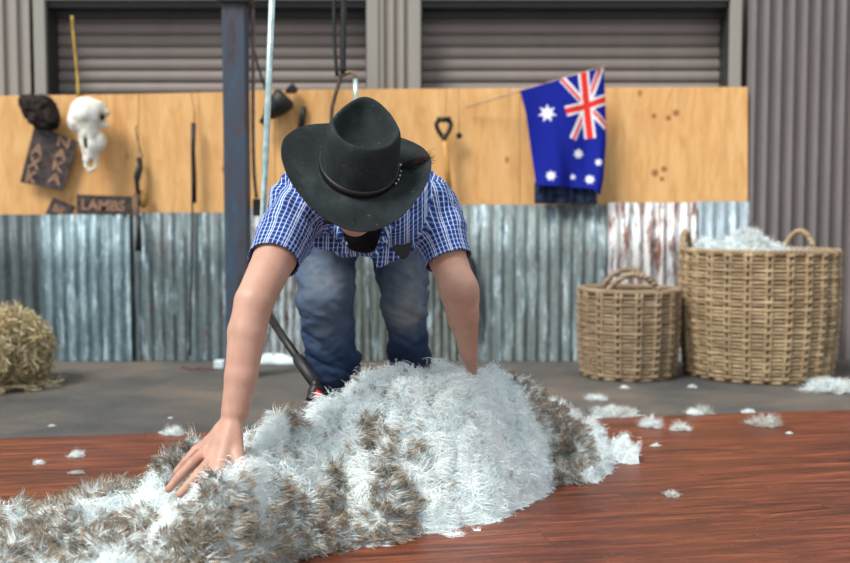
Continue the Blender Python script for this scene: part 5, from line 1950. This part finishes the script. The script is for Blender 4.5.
    pts = [Hp((ra + .0035) * math.cos(a), (rb + .0035) * math.sin(a), .010) for a in np.linspace(0, 2 * PI, 96, endpoint=False)]
    prof = [(-.0015, -.009), (.002, -.009), (.0028, 0), (.002, .009), (-.0015, .009)]
    rr = []
    for i, a in enumerate(np.linspace(0, 2 * PI, 96, endpoint=False)):
        rr.append([bm.verts.new(Vector(Hp((ra + .002 + dx) * math.cos(a), (rb + .002 + dx) * math.sin(a), .014 + dz))) for dx, dz in prof])
    for i in range(96):
        a, b = rr[i], rr[(i + 1) % 96]
        for k in range(5): bm.faces.new((a[k], a[(k + 1) % 5], b[(k + 1) % 5], b[k]))
    bm_obj('hat_band', bm, simple('black leather band', srgb(30, 28, 30), srgb(14, 13, 14), .4), hat, True)
    # silver studs on the band, to the picture right, and a dark feather
    for k, a in enumerate((.05, -.12, .20, .34, .48)):
        bm = bmesh.new()
        bmesh.ops.create_uvsphere(bm, u_segments=12, v_segments=8, radius=(.0055 if k == 1 else .0032))
        c = Vector(Hp((ra + .008) * math.cos(a), (rb + .008) * math.sin(a), .014))
        for v in bm.verts: v.co += c
        bm_obj('stud', bm, M['brass'], hat, True)
    n = 260
    base = Hp(ra + .008, -.004, .016)
    tipc = Hp(ra + .070, -.022, .040)
    sp = RNG.normal(size=(n, 3))
    root = np.repeat(base[None], n, 0) + sp * .0015 + (tipc - base) * RNG.uniform(0, .35, n)[:, None]
    tip = root + (tipc - base) * RNG.uniform(.5, .9, n)[:, None] + sp * np.array([.004, .004, .006])
    mid = (root + tip) / 2 + sp * .003
    V, F, C = fibres(root, tip, mid, np.full(n, .0012), np.full(n, .0006), np.full((n, 3), .03), np.tile([[.07, .05, .045]], (n, 1)), 4, .05)
    np_mesh('feather', V, F, M['straw'], hat, smooth=False, col=C)
    # ---------------- hair under the hat
    hr = Field(hc - .16, hc + .16, .005)
    hr.ell(hc + up * .0 - fw * .008, (.080, .097, .088), .01, R)
    hr.ell(hc + fw * .09 - up * .03, (.12, .10, .11), .01, R, sub=True)
    V, F = hr.mesh(); V = relax(V, F, 1)
    V = V + .002 * vn(V * [3, 1, 1], .02)[:, None]
    np_mesh('hair', V, F, simple('dark brown hair', srgb(58, 42, 34), srgb(34, 26, 22), .7, 0, 60), body)
    return body
person()


# ------------------------------------------------------------------ light
w = bpy.data.worlds.new('World'); SC.world = w; w.use_nodes = True
nt = w.node_tree; nt.nodes.clear()
out = nt.nodes.new('ShaderNodeOutputWorld'); bg = nt.nodes.new('ShaderNodeBackground')
bg.inputs[0].default_value = (0.86, 0.94, 1.0, 1); bg.inputs[1].default_value = 0.70
nt.links.new(bg.outputs[0], out.inputs[0])
sl = bpy.data.lights.new('Sun', 'SUN'); sl.energy = 3.5; sl.angle = math.radians(22); sl.color = (1.0, 0.97, 0.92)
so = bpy.data.objects.new('Sun', sl); COL.objects.link(so)
so.rotation_euler = Vector((0.50, 0.52, -0.86)).to_track_quat('-Z', 'Y').to_euler()

cam = bpy.data.cameras.new('Camera')
cam.sensor_width = 36; cam.lens = 36 * FPX / 850
cam.clip_start = 0.05
co = bpy.data.objects.new('Camera', cam); COL.objects.link(co)
co.location = (0, 0, CAM_H)
co.rotation_euler = (PI / 2 - PITCH, 0, 0)
cam.dof.use_dof = True
cam.dof.focus_distance = 2.45
cam.dof.aperture_fstop = 2.4
SC.camera = co
SC.view_settings.view_transform = 'Standard'
SC.view_settings.look = 'None'
SC.view_settings.exposure = 0.40
SC.view_settings.gamma = 1.0
SC.view_settings.use_curve_mapping = False
